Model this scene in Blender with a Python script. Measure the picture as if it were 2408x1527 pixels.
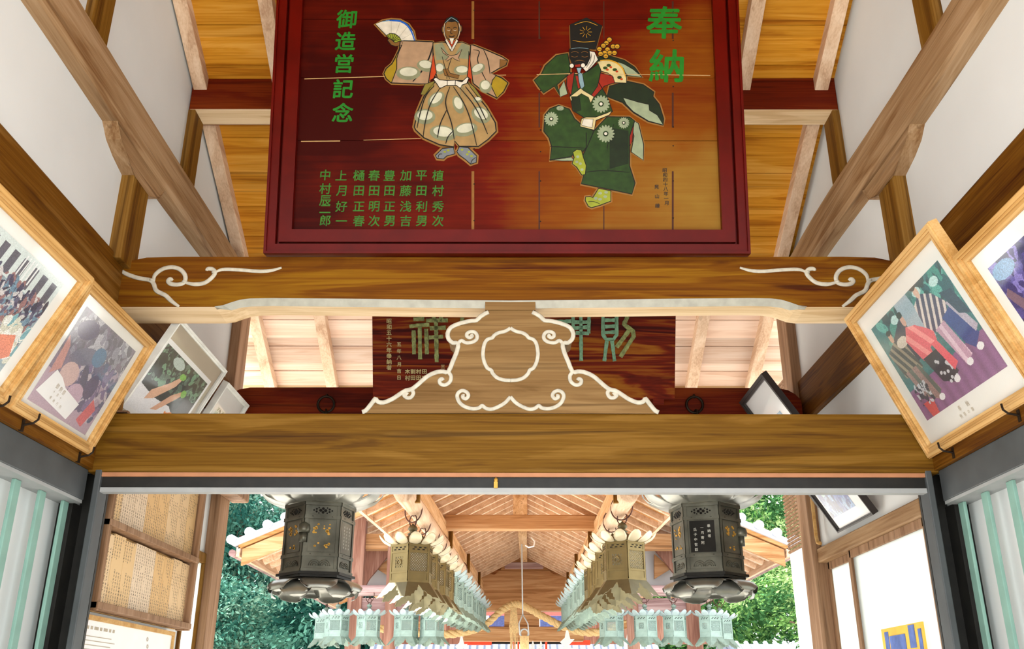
import bpy, math, random
import numpy as np
from mathutils import Vector as V, Matrix
from mathutils.geometry import tessellate_polygon
random.seed(7)
SC = bpy.context.scene
for o in list(bpy.data.objects):
    bpy.data.objects.remove(o)
COL = SC.collection
R = math.radians

# ------------------------------------------------------------ camera
EYE = V((0, 0, 1.6))
F_PX, PCX, PCY = 2211.0, 1204.0, 763.5
cd = bpy.data.cameras.new('camera')
cd.sensor_width = 36.0
cd.lens = F_PX / 2408 * 36.0
cd.clip_end = 300
cam = bpy.data.objects.new('camera', cd)
COL.objects.link(cam)
CAM_M = Matrix.Rotation(R(.09), 4, 'Z') @ Matrix.Rotation(R(90 + 21.9), 4, 'X') @ Matrix.Rotation(R(.09), 4, 'Z')
cam.matrix_world = Matrix.Translation(EYE) @ CAM_M
SC.camera = cam
AX, AU, AF = (CAM_M.to_3x3() @ v for v in (V((1, 0, 0)), V((0, 1, 0)), V((0, 0, -1))))

# ------------------------------------------------------------ sky, sun, exposure
world = bpy.data.worlds.new('sky')
SC.world = world
world.use_nodes = True
bg = world.node_tree.nodes['Background']
bg.inputs[0].default_value = (0.93, 0.97, 1.0, 1)
bg.inputs[1].default_value = 1.5
sl = bpy.data.lights.new('sun', 'SUN')
sl.energy = 8.0
sl.angle = R(3)
sl.color = (1.0, .95, .86)
sun = bpy.data.objects.new('sun', sl)
COL.objects.link(sun)
sun.rotation_euler = V((.62, -.30, -1.0)).to_track_quat('-Z', 'Y').to_euler()   # high, from the left, a little from beyond
SC.view_settings.view_transform = 'Standard'
SC.view_settings.look = 'None'
SC.view_settings.gamma = 1
SC.view_settings.use_curve_mapping = False
SC.view_settings.exposure = 0.80


def ray(px, py):
    return AX * ((px - PCX) / F_PX) - AU * ((py - PCY) / F_PX) + AF


def at(px, py, **k):                 # a point of the photo on a plane X=, Y= or Z=
    d = ray(px, py)
    (a, v), = k.items()
    i = 'XYZ'.index(a)
    return EYE + d * ((v - EYE[i]) / d[i])


def on_plane(px, py, p0, n):
    d = ray(px, py)
    return EYE + d * ((p0 - EYE).dot(n) / d.dot(n))


# ------------------------------------------------------------ materials
def srgb(r, g, b):
    f = lambda c: (c / 255 / 12.92) if c <= 10 else ((c / 255 + .055) / 1.055) ** 2.4
    return (f(r), f(g), f(b), 1)


def new_mat(name):
    m = bpy.data.materials.new(name)
    m.use_nodes = True
    return m, m.node_tree, m.node_tree.nodes['Principled BSDF']


def node(t, kind, **kw):
    n = t.nodes.new(kind)
    for k, v in kw.items():
        setattr(n, k, v)
    return n


def plain(name, col, rough=.6, metal=0.0, var=.12, scale=14, spec=.4, bump=0):
    m, t, b = new_mat(name)
    b.inputs['Roughness'].default_value = rough
    b.inputs['Metallic'].default_value = metal
    b.inputs['Specular IOR Level'].default_value = spec
    tc = node(t, 'ShaderNodeTexCoord')
    nz = node(t, 'ShaderNodeTexNoise')
    nz.inputs['Scale'].default_value = scale
    nz.inputs['Detail'].default_value = 5
    t.links.new(tc.outputs['Object'], nz.inputs['Vector'])
    rp = node(t, 'ShaderNodeValToRGB')
    c = np.array(col[:3])
    rp.color_ramp.elements[0].position, rp.color_ramp.elements[1].position = .3, .7
    rp.color_ramp.elements[0].color = (*np.clip(c * (1 - var), 0, 1), 1)
    rp.color_ramp.elements[1].color = (*np.clip(c * (1 + var), 0, 1), 1)
    t.links.new(nz.outputs['Fac'], rp.inputs['Fac'])
    t.links.new(rp.outputs['Color'], b.inputs['Base Color'])
    if bump:
        bp = node(t, 'ShaderNodeBump')
        bp.inputs['Strength'].default_value = bump
        bp.inputs['Distance'].default_value = .01
        t.links.new(nz.outputs['Fac'], bp.inputs['Height'])
        t.links.new(bp.outputs['Normal'], b.inputs['Normal'])
    return m


def wood(name, dark, mid, light, axis='X', fine=1.0, rough=.6, rings=.5, spec=.14, plank=None, off=0.0, streak=.7):
    """grain runs along axis; plank = (axis across, board width, seam colour)"""
    m, t, b = new_mat(name)
    b.inputs['Roughness'].default_value = rough
    b.inputs['Specular IOR Level'].default_value = spec
    tc = node(t, 'ShaderNodeTexCoord')
    mp = node(t, 'ShaderNodeMapping')
    s = [7 * fine] * 3
    s['XYZ'.index(axis)] = .55 * fine
    mp.inputs['Scale'].default_value = s
    mp.inputs['Location'].default_value = (off, off * 1.7, off * .6)
    t.links.new(tc.outputs['Object'], mp.inputs['Vector'])
    n1 = node(t, 'ShaderNodeTexNoise')
    n1.inputs['Scale'].default_value = 1.3
    n1.inputs['Detail'].default_value = 6
    n1.inputs['Distortion'].default_value = 1.4
    t.links.new(mp.outputs['Vector'], n1.inputs['Vector'])
    # growth rings: a sine of the slow noise
    mu = node(t, 'ShaderNodeMath', operation='MULTIPLY')
    mu.inputs[1].default_value = 46
    t.links.new(n1.outputs['Fac'], mu.inputs[0])
    sn = node(t, 'ShaderNodeMath', operation='SINE')
    t.links.new(mu.outputs[0], sn.inputs[0])
    m2 = node(t, 'ShaderNodeMapping')
    s2 = [130 * fine] * 3
    s2['XYZ'.index(axis)] = 2.2 * fine
    m2.inputs['Scale'].default_value = s2
    t.links.new(tc.outputs['Object'], m2.inputs['Vector'])
    n2 = node(t, 'ShaderNodeTexNoise')
    n2.inputs['Scale'].default_value = 1
    n2.inputs['Detail'].default_value = 3
    t.links.new(m2.outputs['Vector'], n2.inputs['Vector'])
    a1 = node(t, 'ShaderNodeMath', operation='MULTIPLY_ADD')
    a1.inputs[1].default_value = .055 * rings
    t.links.new(sn.outputs[0], a1.inputs[0])
    t.links.new(n1.outputs['Fac'], a1.inputs[2])
    a2 = node(t, 'ShaderNodeMath', operation='MULTIPLY_ADD')
    a2.inputs[1].default_value = .46
    t.links.new(n2.outputs['Fac'], a2.inputs[0])
    t.links.new(a1.outputs[0], a2.inputs[2])
    rp = node(t, 'ShaderNodeValToRGB')
    e = rp.color_ramp.elements
    e[0].position, e[0].color = .48, dark
    e[1].position, e[1].color = .97, light
    k = e.new(.72)
    k.color = mid
    t.links.new(a2.outputs[0], rp.inputs['Fac'])
    m3 = node(t, 'ShaderNodeMapping')
    s3 = [26 * fine] * 3
    s3['XYZ'.index(axis)] = .75 * fine
    m3.inputs['Scale'].default_value = s3
    m3.inputs['Location'].default_value = (off * 2.1, off, off * 3.3)
    t.links.new(tc.outputs['Object'], m3.inputs['Vector'])
    n3 = node(t, 'ShaderNodeTexNoise')
    n3.inputs['Scale'].default_value = 1
    n3.inputs['Detail'].default_value = 4
    n3.inputs['Distortion'].default_value = .5
    t.links.new(m3.outputs['Vector'], n3.inputs['Vector'])
    st = node(t, 'ShaderNodeMapRange')               # sparse dark grain streaks
    for i_, v_ in enumerate((.60, .72, 0, streak)):
        st.inputs[i_ + 1].default_value = v_
    t.links.new(n3.outputs['Fac'], st.inputs[0])
    mxs = node(t, 'ShaderNodeMix', data_type='RGBA')
    mxs.inputs['B'].default_value = tuple(c * .55 for c in dark[:3]) + (1,)
    t.links.new(st.outputs[0], mxs.inputs['Factor'])
    t.links.new(rp.outputs['Color'], mxs.inputs['A'])
    out = mxs.outputs['Result']
    if plank:
        ax, w, seam = plank
        sp = node(t, 'ShaderNodeSeparateXYZ')
        t.links.new(tc.outputs['Object'], sp.inputs[0])
        dv = node(t, 'ShaderNodeMath', operation='DIVIDE')
        dv.inputs[1].default_value = w
        t.links.new(sp.outputs['XYZ'.index(ax)], dv.inputs[0])
        fl = node(t, 'ShaderNodeMath', operation='FLOOR')
        t.links.new(dv.outputs[0], fl.inputs[0])
        wn = node(t, 'ShaderNodeTexWhiteNoise', noise_dimensions='1D')
        t.links.new(fl.outputs[0], wn.inputs['W'])
        mr = node(t, 'ShaderNodeMapRange')
        mr.inputs['To Min'].default_value, mr.inputs['To Max'].default_value = .75, 1.2
        t.links.new(wn.outputs['Value'], mr.inputs['Value'])
        vm = node(t, 'ShaderNodeVectorMath', operation='SCALE')
        t.links.new(out, vm.inputs[0])
        t.links.new(mr.outputs[0], vm.inputs['Scale'])
        out = vm.outputs[0]
    t.links.new(out, b.inputs['Base Color'])
    bp = node(t, 'ShaderNodeBump')
    bp.inputs['Strength'].default_value = .18
    bp.inputs['Distance'].default_value = .004
    t.links.new(a2.outputs[0], bp.inputs['Height'])
    t.links.new(bp.outputs['Normal'], b.inputs['Normal'])
    return m


def lin(r, g, b):
    return (r, g, b, 1)


M = {}
M['beam_wood'] = wood('aged beam wood', srgb(70, 40, 4), srgb(106, 72, 12), srgb(132, 96, 36), 'X', rings=.7)
M['scroll_beam_wood'] = wood('red brown beam wood', srgb(64, 20, 1), srgb(108, 62, 2), srgb(134, 92, 12), 'X', rings=1.1, fine=.8, off=3)
M['dark_beam_wood'] = wood('dark red beam wood', srgb(62, 8, 1), srgb(98, 24, 2), srgb(124, 50, 8), 'X', rings=.5, off=5)
M['strut_wood'] = wood('pale brown strut wood', srgb(96, 68, 32), srgb(124, 94, 56), srgb(142, 112, 72), 'X', rings=.5, off=8)
M['side_beam_wood'] = wood('side beam wood', srgb(62, 24, 1), srgb(104, 64, 8), srgb(134, 96, 44), 'Y', rings=.5, off=2)
M['log_wood'] = wood('rubbed log wood', srgb(120, 84, 50), srgb(154, 122, 88), srgb(176, 146, 114), 'Y', rings=.6, off=4)
M['post_wood'] = wood('post wood', srgb(78, 42, 4), srgb(118, 80, 22), srgb(140, 104, 50), 'Z', rings=.5, off=6)
M['underside_wood'] = wood('bounce-lightened underside wood', srgb(190, 154, 108), srgb(218, 190, 150), srgb(234, 210, 176), 'X', rings=.4, streak=.25, off=1)  # unstained undersides, made paler for light bouncing up off the ground
M['ceiling_wood'] = wood('orange ceiling boards', srgb(160, 92, 8), srgb(202, 138, 36), srgb(220, 162, 70), 'X', rings=.8, fine=.9, plank=('Z', .105, 0), off=9)
M['eave_bounce_wood'] = wood('bounce-lightened eave boards', srgb(194, 156, 130), srgb(216, 186, 164), srgb(228, 204, 186), 'X', rings=.8, fine=.9, plank=('Z', .105, 0), streak=.25, off=10)  # boards past the hall, with bounce off sunlit ground put into the colour
M['rafter_wood'] = wood('planed rafter wood', srgb(184, 146, 116), srgb(216, 184, 154), srgb(232, 206, 180), 'Y', rings=.3, streak=.25, off=11)
M['pavilion_wood'] = wood('pavilion cypress wood', srgb(166, 118, 72), srgb(210, 166, 120), srgb(232, 198, 158), 'Y', rings=.5, off=13)
M['pavilion_wood_x'] = wood('pavilion cross timber', srgb(142, 94, 54), srgb(184, 136, 92), srgb(210, 168, 126), 'X', rings=.5, off=14)
M['pavilion_board'] = wood('pavilion roof boards', srgb(164, 104, 52), srgb(206, 150, 92), srgb(228, 180, 128), 'X', rings=.6, plank=('Y', .21, 0), off=15)
M['grey_wood'] = wood('weathered purple grey timber', srgb(120, 88, 86), srgb(164, 132, 130), srgb(206, 180, 176), 'X', rings=.5, off=16)
M['grey_post'] = wood('weathered timber post', srgb(120, 78, 66), srgb(158, 114, 98), srgb(192, 152, 134), 'Z', rings=.5, off=17)
M['rack_wood'] = wood('rack wood', srgb(112, 80, 54), srgb(146, 112, 84), srgb(170, 136, 108), 'Z', rings=.4, off=18)
M['frame_wood'] = wood('honey frame wood', srgb(172, 126, 66), srgb(198, 154, 94), srgb(214, 176, 120), 'X', rings=.4, streak=.25, off=19)
M['lacquer'] = plain('red lacquer', srgb(84, 6, 1), .34, var=.2, scale=6, spec=.16)
M['black'] = plain('black painted wood', srgb(26, 25, 22), .5, var=.4, scale=20)
M['steel'] = plain('slate painted wood', srgb(72, 76, 78), .5, var=.15, scale=9)
M['alu'] = plain('pale metal strip', srgb(160, 162, 162), .5, metal=.1, var=.06)
M['plaster'] = plain('white plaster', lin(.69, .71, .715), .85, var=.025, scale=3)
M['teal'] = plain('teal painted slat', srgb(126, 164, 152), .6, var=.08)
M['relief'] = plain('chalky white carving paint', srgb(192, 186, 170), .8, var=.16, scale=40)
M['lip'] = plain('grey white painted edge', srgb(166, 164, 152), .8, var=.12, scale=25)
M['edge_strip'] = plain('reddish pale strip', srgb(176, 120, 84), .6, var=.1)
M['iron'] = plain('dark iron', srgb(42, 30, 20), .5, metal=.6, var=.3)
M['rust'] = plain('rust brown iron ring', srgb(96, 66, 58), .55, metal=.4, var=.25)
M['paving'] = plain('pale stone paving', lin(.62, .60, .56), .8, var=.12, scale=2)
M['gravel'] = plain('pale gravel ground', lin(.76, .74, .70), .9, var=.15, scale=6)
M['tile'] = plain('grey blue roof tile', srgb(150, 160, 180), .45, var=.15)
M['white_tile'] = plain('pale roof tile', srgb(184, 188, 198), .5, var=.08)
M['bronze'] = plain('olive bronze', srgb(128, 112, 72), .42, metal=.55, var=.12, scale=12)  # olive tone includes warm light reflected from the timber
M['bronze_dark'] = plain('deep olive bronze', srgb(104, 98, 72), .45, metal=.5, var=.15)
M['petal'] = plain('pale bronze petal', srgb(200, 188, 158), .4, metal=.4, var=.08)  # cream tone includes the light falling on the near crowns
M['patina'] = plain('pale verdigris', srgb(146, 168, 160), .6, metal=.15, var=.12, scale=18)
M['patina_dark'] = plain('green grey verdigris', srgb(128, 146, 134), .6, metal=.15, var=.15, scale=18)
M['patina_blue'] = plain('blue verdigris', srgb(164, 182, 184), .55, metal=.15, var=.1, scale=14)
M['hole'] = plain('shadowed piercing', srgb(18, 14, 10), .9, var=.1)
M['old_bronze'] = plain('blackened bronze', srgb(98, 97, 86), .38, metal=.7, var=.4, scale=9)
M['old_petal'] = plain('grey bronze petal', srgb(150, 150, 142), .34, metal=.75, var=.25, scale=7)
M['old_black'] = plain('black bronze plate', srgb(34, 32, 28), .36, metal=.6, var=.4, scale=8)
M['gilt'] = plain('gilt', srgb(206, 158, 70), .4, metal=.6, var=.2)
M['ink_white'] = plain('pale incised lettering', srgb(206, 206, 196), .7)
M['straw'] = plain('straw rope', srgb(222, 190, 136), .9, var=.2, scale=60)
M['paper'] = plain('white paper', lin(.86, .86, .86), .8, var=.02)
M['mat'] = plain('cream mat board', lin(.80, .79, .75), .8, var=.03, scale=5)
M['red'] = plain('vermilion paint', srgb(226, 74, 40), .5)
M['pink'] = plain('faded red paint', srgb(238, 150, 150), .6)
M['blue'] = plain('blue cloth', srgb(96, 120, 186), .8, var=.25, scale=20)
M['bark'] = plain('bark', srgb(120, 100, 84), .9, var=.3, scale=20)
M['green_ink'] = plain('green lettering paint', srgb(8, 108, 8), .6, var=.18, scale=30)
M['pale_green_ink'] = plain('worn green lettering paint', srgb(40, 98, 8), .6, var=.3, scale=40)
M['black_ink'] = plain('black paint', srgb(16, 12, 8), .5, var=.2)
M['moss_letter'] = plain('flaking green carved letter', srgb(140, 150, 96), .85, var=.45, scale=60)
M['teal_letter'] = plain('turquoise carved letter', srgb(126, 172, 142), .85, var=.3, scale=60)
M['bone_letter'] = plain('bone coloured lettering', srgb(188, 172, 122), .8, var=.25, scale=60)
M['yellow'] = plain('yellow poster ink', srgb(246, 196, 70), .6)
M['black_frame'] = plain('black frame', srgb(46, 40, 38), .4)
M['white_frame'] = plain('white frame', srgb(222, 222, 216), .45)
M['grey_mat'] = plain('taupe mat', srgb(182, 170, 150), .8, var=.03)

m, t, b = new_mat('picture glass')
M['glass'] = m
t.nodes.remove(b)
tr = node(t, 'ShaderNodeBsdfTransparent')
gl = node(t, 'ShaderNodeBsdfGlossy')
gl.inputs['Roughness'].default_value = .08
lw = node(t, 'ShaderNodeLayerWeight')
lw.inputs['Blend'].default_value = .5
pw = node(t, 'ShaderNodeMath', operation='POWER')
pw.inputs[1].default_value = 4
fr = node(t, 'ShaderNodeMath', operation='MULTIPLY_ADD')
fr.inputs[1].default_value, fr.inputs[2].default_value = .8, .035
t.links.new(lw.outputs['Facing'], pw.inputs[0])
t.links.new(pw.outputs[0], fr.inputs[0])
mx = node(t, 'ShaderNodeMixShader')
for a, c in ((fr.outputs[0], mx.inputs[0]), (tr.outputs[0], mx.inputs[1]), (gl.outputs[0], mx.inputs[2]), (mx.outputs[0], t.nodes['Material Output'].inputs[0])):
    t.links.new(a, c)

m, t, b = new_mat('frosted glass')
M['frosted'] = m
t.nodes.remove(b)
df = node(t, 'ShaderNodeBsdfDiffuse')
df.inputs[0].default_value = (.62, .66, .64, 1)
tl = node(t, 'ShaderNodeBsdfTranslucent')
tl.inputs[0].default_value = (.9, .92, .9, 1)
mx = node(t, 'ShaderNodeMixShader')
mx.inputs[0].default_value = .6
t.links.new(df.outputs[0], mx.inputs[1])
t.links.new(tl.outputs[0], mx.inputs[2])
t.links.new(mx.outputs[0], t.nodes['Material Output'].inputs[0])

m, t, b = new_mat('photographic print')
M['print'] = m
b.inputs['Roughness'].default_value = .5
vc = node(t, 'ShaderNodeVertexColor', layer_name='Col')
t.links.new(vc.outputs[0], b.inputs['Base Color'])

# old painted votive panel: four boards, dark red running to tan
m, t, b = new_mat('old votive boards')
M['ema'] = m
b.inputs['Roughness'].default_value = .5
b.inputs['Specular IOR Level'].default_value = .08
tc = node(t, 'ShaderNodeTexCoord')
def _noise(scale, detail, sx, sy, sz, dist=0):
    mp = node(t, 'ShaderNodeMapping')
    mp.inputs['Scale'].default_value = (sx, sy, sz)
    t.links.new(tc.outputs['Object'], mp.inputs[0])
    n = node(t, 'ShaderNodeTexNoise')
    n.inputs['Scale'].default_value = scale
    n.inputs['Detail'].default_value = detail
    n.inputs['Distortion'].default_value = dist
    t.links.new(mp.outputs[0], n.inputs['Vector'])
    return n.outputs['Fac']
big = _noise(1.0, 4, 1.3, 2.2, 1)
grain = _noise(1.0, 6, 1.6, 60, 1, .8)
blot = _noise(1.0, 3, 3.2, 5.5, 1, .4)
sp = node(t, 'ShaderNodeSeparateXYZ')
t.links.new(tc.outputs['Object'], sp.inputs[0])
tone_across = node(t, 'ShaderNodeMapRange')             # dark red at the left end, tan towards the right
tone_across.interpolation_type = 'SMOOTHSTEP'
for i, v in enumerate((-.95, 1.15, 0, 1.0)):
    tone_across.inputs[i + 1].default_value = v
t.links.new(sp.outputs[0], tone_across.inputs[0])
low = node(t, 'ShaderNodeMapRange')
for i, v in enumerate((.05, 1.15, 1.0, 0)):
    low.inputs[i + 1].default_value = v
t.links.new(sp.outputs[1], low.inputs[0])
both = node(t, 'ShaderNodeMath', operation='MULTIPLY')
t.links.new(tone_across.outputs[0], both.inputs[0])
t.links.new(low.outputs[0], both.inputs[1])
prev = None
for sock, k in ((tone_across.outputs[0], .20), (both.outputs[0], .38), (big, .34), (grain, .16), (blot, .26)):
    q = node(t, 'ShaderNodeMath', operation='MULTIPLY_ADD')
    q.inputs[1].default_value = k
    t.links.new(sock, q.inputs[0])
    if prev is None:
        q.inputs[2].default_value = 0
    else:
        t.links.new(prev, q.inputs[2])
    prev = q.outputs[0]
rp = node(t, 'ShaderNodeValToRGB')
e = rp.color_ramp.elements
e[0].position, e[0].color = .38, srgb(52, 4, 1)
e[1].position, e[1].color = .92, srgb(138, 104, 40)
k = e.new(.54); k.color = srgb(92, 16, 2)
k = e.new(.68); k.color = srgb(118, 62, 8)
t.links.new(prev, rp.inputs[0])
t.links.new(rp.outputs[0], b.inputs['Base Color'])

m = wood('carved plaque wood', srgb(64, 6, 1), srgb(118, 32, 4), srgb(160, 98, 24), 'X', rings=2.6, fine=.55, off=21)
M['plaque'] = m

# ink-written tablets
def ink_tablet(name, base, seed):
    m, t, b = new_mat(name)
    b.inputs['Roughness'].default_value = .6
    tc = node(t, 'ShaderNodeTexCoord')
    mp = node(t, 'ShaderNodeMapping')
    mp.inputs['Location'].default_value = (0, seed * 3.1, seed * 1.7)
    t.links.new(tc.outputs['Object'], mp.inputs[0])
    sp = node(t, 'ShaderNodeSeparateXYZ')
    t.links.new(mp.outputs[0], sp.inputs[0])
    def win(sock, period, a, bb):
        d = node(t, 'ShaderNodeMath', operation='DIVIDE'); d.inputs[1].default_value = period
        t.links.new(sock, d.inputs[0])
        f = node(t, 'ShaderNodeMath', operation='FRACT'); t.links.new(d.outputs[0], f.inputs[0])
        g = node(t, 'ShaderNodeMath', operation='GREATER_THAN'); g.inputs[1].default_value = a
        l = node(t, 'ShaderNodeMath', operation='LESS_THAN'); l.inputs[1].default_value = bb
        t.links.new(f.outputs[0], g.inputs[0]); t.links.new(f.outputs[0], l.inputs[0])
        q = node(t, 'ShaderNodeMath', operation='MULTIPLY')
        t.links.new(g.outputs[0], q.inputs[0]); t.links.new(l.outputs[0], q.inputs[1])
        return q.outputs[0]
    cw = win(sp.outputs[1], .023, .25, .72)
    rw = win(sp.outputs[2], .0135, .10, .86)
    n = node(t, 'ShaderNodeTexNoise'); n.inputs['Scale'].default_value = 230; n.inputs['Detail'].default_value = 1
    t.links.new(mp.outputs[0], n.inputs['Vector'])
    g = node(t, 'ShaderNodeMath', operation='GREATER_THAN'); g.inputs[1].default_value = .5
    t.links.new(n.outputs['Fac'], g.inputs[0])
    n2 = node(t, 'ShaderNodeTexNoise'); n2.inputs['Scale'].default_value = 9
    t.links.new(mp.outputs[0], n2.inputs['Vector'])
    g2 = node(t, 'ShaderNodeMath', operation='GREATER_THAN'); g2.inputs[1].default_value = .42
    t.links.new(n2.outputs['Fac'], g2.inputs[0])
    prev = cw
    for s in (rw, g.outputs[0], g2.outputs[0]):
        q = node(t, 'ShaderNodeMath', operation='MULTIPLY')
        t.links.new(prev, q.inputs[0]); t.links.new(s, q.inputs[1]); prev = q.outputs[0]
    mx = node(t, 'ShaderNodeMix', data_type='RGBA')
    mx.inputs['A'].default_value = base
    mx.inputs['B'].default_value = srgb(104, 84, 60)
    t.links.new(prev, mx.inputs['Factor'])
    t.links.new(mx.outputs['Result'], b.inputs['Base Color'])
    return m


M['tablet'] = [ink_tablet('written tablet %s' % n, c, i) for i, (n, c) in enumerate(
    (('honey', srgb(222, 186, 134)), ('pale', srgb(224, 192, 148)), ('tan', srgb(218, 178, 122)), ('bleached', srgb(226, 202, 172))))]

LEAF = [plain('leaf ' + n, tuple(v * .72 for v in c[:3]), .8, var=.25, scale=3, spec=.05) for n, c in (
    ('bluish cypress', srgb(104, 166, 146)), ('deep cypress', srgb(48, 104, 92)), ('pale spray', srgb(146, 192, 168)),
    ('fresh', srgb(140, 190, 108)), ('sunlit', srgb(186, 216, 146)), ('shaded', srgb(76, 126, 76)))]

# ------------------------------------------------------------ mesh kit
FRAME = {}


class MB:
    def __init__(s):
        s.v, s.f, s.mi = [], [], []

    def add(s, vs, fs, m=0):
        n = len(s.v)
        s.v += [V(p) for p in vs]
        for f in fs:
            s.f.append([i + n for i in f])
            s.mi.append(m)
        return s

    def box(s, x0, x1, y0, y1, z0, z1, m=0):
        return s.add([(x, y, z) for z in (z0, z1) for y in (y0, y1) for x in (x0, x1)],
                     [(0, 2, 3, 1), (4, 5, 7, 6), (0, 1, 5, 4), (2, 6, 7, 3), (0, 4, 6, 2), (1, 3, 7, 5)], m)

    def prism(s, pts, ext, m=0, msides=None):
        pts = [V(p) for p in pts]
        ext = V(ext)
        n = len(pts)
        tris = tessellate_polygon([pts])
        vs = pts + [p + ext for p in pts]
        nrm = V((0, 0, 0))
        for i in range(n):
            nrm += (pts[i] - pts[0]).cross(pts[(i + 1) % n] - pts[0])
        flip = nrm.dot(ext) > 0
        cap = []
        for tr in tris:
            a, b, c = tr
            tn = (pts[b] - pts[a]).cross(pts[c] - pts[a])
            if (tn.dot(ext) > 0):
                a, c = c, a
            cap.append((a, b, c))
        s.add(vs, cap + [(c + n, b + n, a + n) for a, b, c in cap], m)
        base = len(s.v) - 2 * n
        for i in range(n):
            j = (i + 1) % n
            q = [base + i, base + j, base + j + n, base + i + n]
            s.f.append(q if not flip else q[::-1])
            s.mi.append(m if msides is None else msides)
        if flip:
            pass
        return s

    def mark(s, i, m):           # give one face its own material
        s.mi[i] = m
        return s

    def beam(s, a, b, w, h, up=(0, 0, 1), m=0):
        """a bar from a to b: w across, h along up"""
        a, b, up = V(a), V(b), V(up)
        d = (b - a).normalized()
        r = d.cross(up).normalized() * w / 2
        u = r.cross(d).normalized() * h / 2
        vs = [p + r * i + u * j for p in (a, b) for i, j in ((-1, -1), (1, -1), (1, 1), (-1, 1))]
        return s.add(vs, [(0, 1, 2, 3), (7, 6, 5, 4), (0, 4, 5, 1), (1, 5, 6, 2), (2, 6, 7, 3), (3, 7, 4, 0)], m)

    def tube(s, path, r, n=8, m=0, closed=False, flat=None):
        path = [V(p) for p in path]
        L = len(path)
        rs = r if isinstance(r, (list, tuple)) else [r] * L
        rings = []
        ref = None
        for i, p in enumerate(path):
            a = path[i - 1] if (i or closed) else p
            b = path[(i + 1) % L] if (i < L - 1 or closed) else p
            d = (b - a)
            d = d.normalized() if d.length > 1e-9 else V((0, 0, 1))
            if flat is not None:
                x = d.cross(V(flat)).normalized()
                y = V(flat).normalized()
            else:
                if ref is None:
                    ref = d.orthogonal().normalized()
                ref = (ref - d * ref.dot(d))
                ref = ref.normalized() if ref.length > 1e-6 else d.orthogonal().normalized()
                x, y = ref, d.cross(ref)
            rings.append([p + (x * math.cos(2 * math.pi * k / n) + y * math.sin(2 * math.pi * k / n) * (.45 if flat is not None else 1)) * rs[i] for k in range(n)])
        vs = [q for g in rings for q in g]
        fs = []
        for i in range(L if closed else L - 1):
            for k in range(n):
                j = (i + 1) % L
                fs.append((i * n + k, i * n + (k + 1) % n, j * n + (k + 1) % n, j * n + k))
        if not closed:
            fs += [tuple(range(n))[::-1], tuple((L - 1) * n + k for k in range(n))]
        return s.add(vs, fs, m)

    def ribbon(s, pts, w, nrm, th=.0006, m=0, closed=False):
        """a flat painted stroke lying on a plane with normal nrm"""
        pts = [V(p) for p in pts]
        nrm = V(nrm).normalized()
        L = len(pts)
        ws = w if isinstance(w, (list, tuple)) else [w] * L
        vs = []
        for i, p in enumerate(pts):
            a = pts[i - 1] if (i or closed) else p
            b = pts[(i + 1) % L] if (i < L - 1 or closed) else p
            d = b - a
            d = d.normalized() if d.length > 1e-9 else V((1, 0, 0))
            x = d.cross(nrm) * ws[i] / 2
            vs += [p - x, p + x, p - x + nrm * th, p + x + nrm * th]
        fs = []
        for i in range(L if closed else L - 1):
            a, b = i * 4, ((i + 1) % L) * 4
            fs += [(a + 2, a + 3, b + 3, b + 2), (a, a + 2, b + 2, b), (a + 1, b + 1, b + 3, a + 3)]
        return s.add(vs, fs, m)

    def lathe(s, prof, c=(0, 0, 0), n=16, m=0):
        c = V(c)
        L = len(prof)
        vs = [c + V((r * math.cos(2 * math.pi * k / n), r * math.sin(2 * math.pi * k / n), z)) for r, z in prof for k in range(n)]
        fs = [(i * n + k, i * n + (k + 1) % n, (i + 1) * n + (k + 1) % n, (i + 1) * n + k) for i in range(L - 1) for k in range(n)]
        fs += [tuple(range(n))[::-1], tuple((L - 1) * n + k for k in range(n))]
        return s.add(vs, fs, m)

    def torus(s, c, nrm, r, tr, m=0, n=20):
        nrm = V(nrm).normalized()
        x = nrm.orthogonal().normalized()
        y = nrm.cross(x)
        return s.tube([V(c) + (x * math.cos(2 * math.pi * k / n) + y * math.sin(2 * math.pi * k / n)) * r for k in range(n)], tr, 6, m, closed=True)

    def build(s, name, mats, parent=None, smooth=False, bevel=0, local=False, loc=None):
        me = bpy.data.meshes.new(name)
        mats = mats if isinstance(mats, (list, tuple)) else [mats]
        vs = s.v
        origin = None
        if parent is not None:
            fm = FRAME[parent.name]
            if not local:
                inv = fm.inverted()
                vs = [inv @ p for p in vs]
        else:
            lo = [min(p[i] for p in vs) for i in range(3)]
            hi = [max(p[i] for p in vs) for i in range(3)]
            origin = V(loc) if loc is not None else V(((lo[0] + hi[0]) / 2, (lo[1] + hi[1]) / 2, lo[2]))
            vs = [p - origin for p in vs]
        me.from_pydata([tuple(p) for p in vs], [], s.f)
        for mm in mats:
            me.materials.append(mm)
        me.polygons.foreach_set('material_index', s.mi)
        if smooth:
            me.polygons.foreach_set('use_smooth', [True] * len(s.f))
        me.update()
        o = bpy.data.objects.new(name, me)
        COL.objects.link(o)
        if parent is not None:
            o.parent = parent
            FRAME[o.name] = FRAME[parent.name]
        else:
            o.location = origin
            FRAME[o.name] = Matrix.Translation(origin)
        if bevel:
            bv = o.modifiers.new('bevel', 'BEVEL')
            bv.width = bevel
            bv.segments = 2
            bv.limit_method = 'ANGLE'
            bv.angle_limit = R(50)
        return o


def tag(o, label=None, cat=None, group=None, kind=None):
    for k, v in (('label', label), ('category', cat), ('group', group), ('kind', kind)):
        if v:
            o[k] = v
    return o


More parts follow.
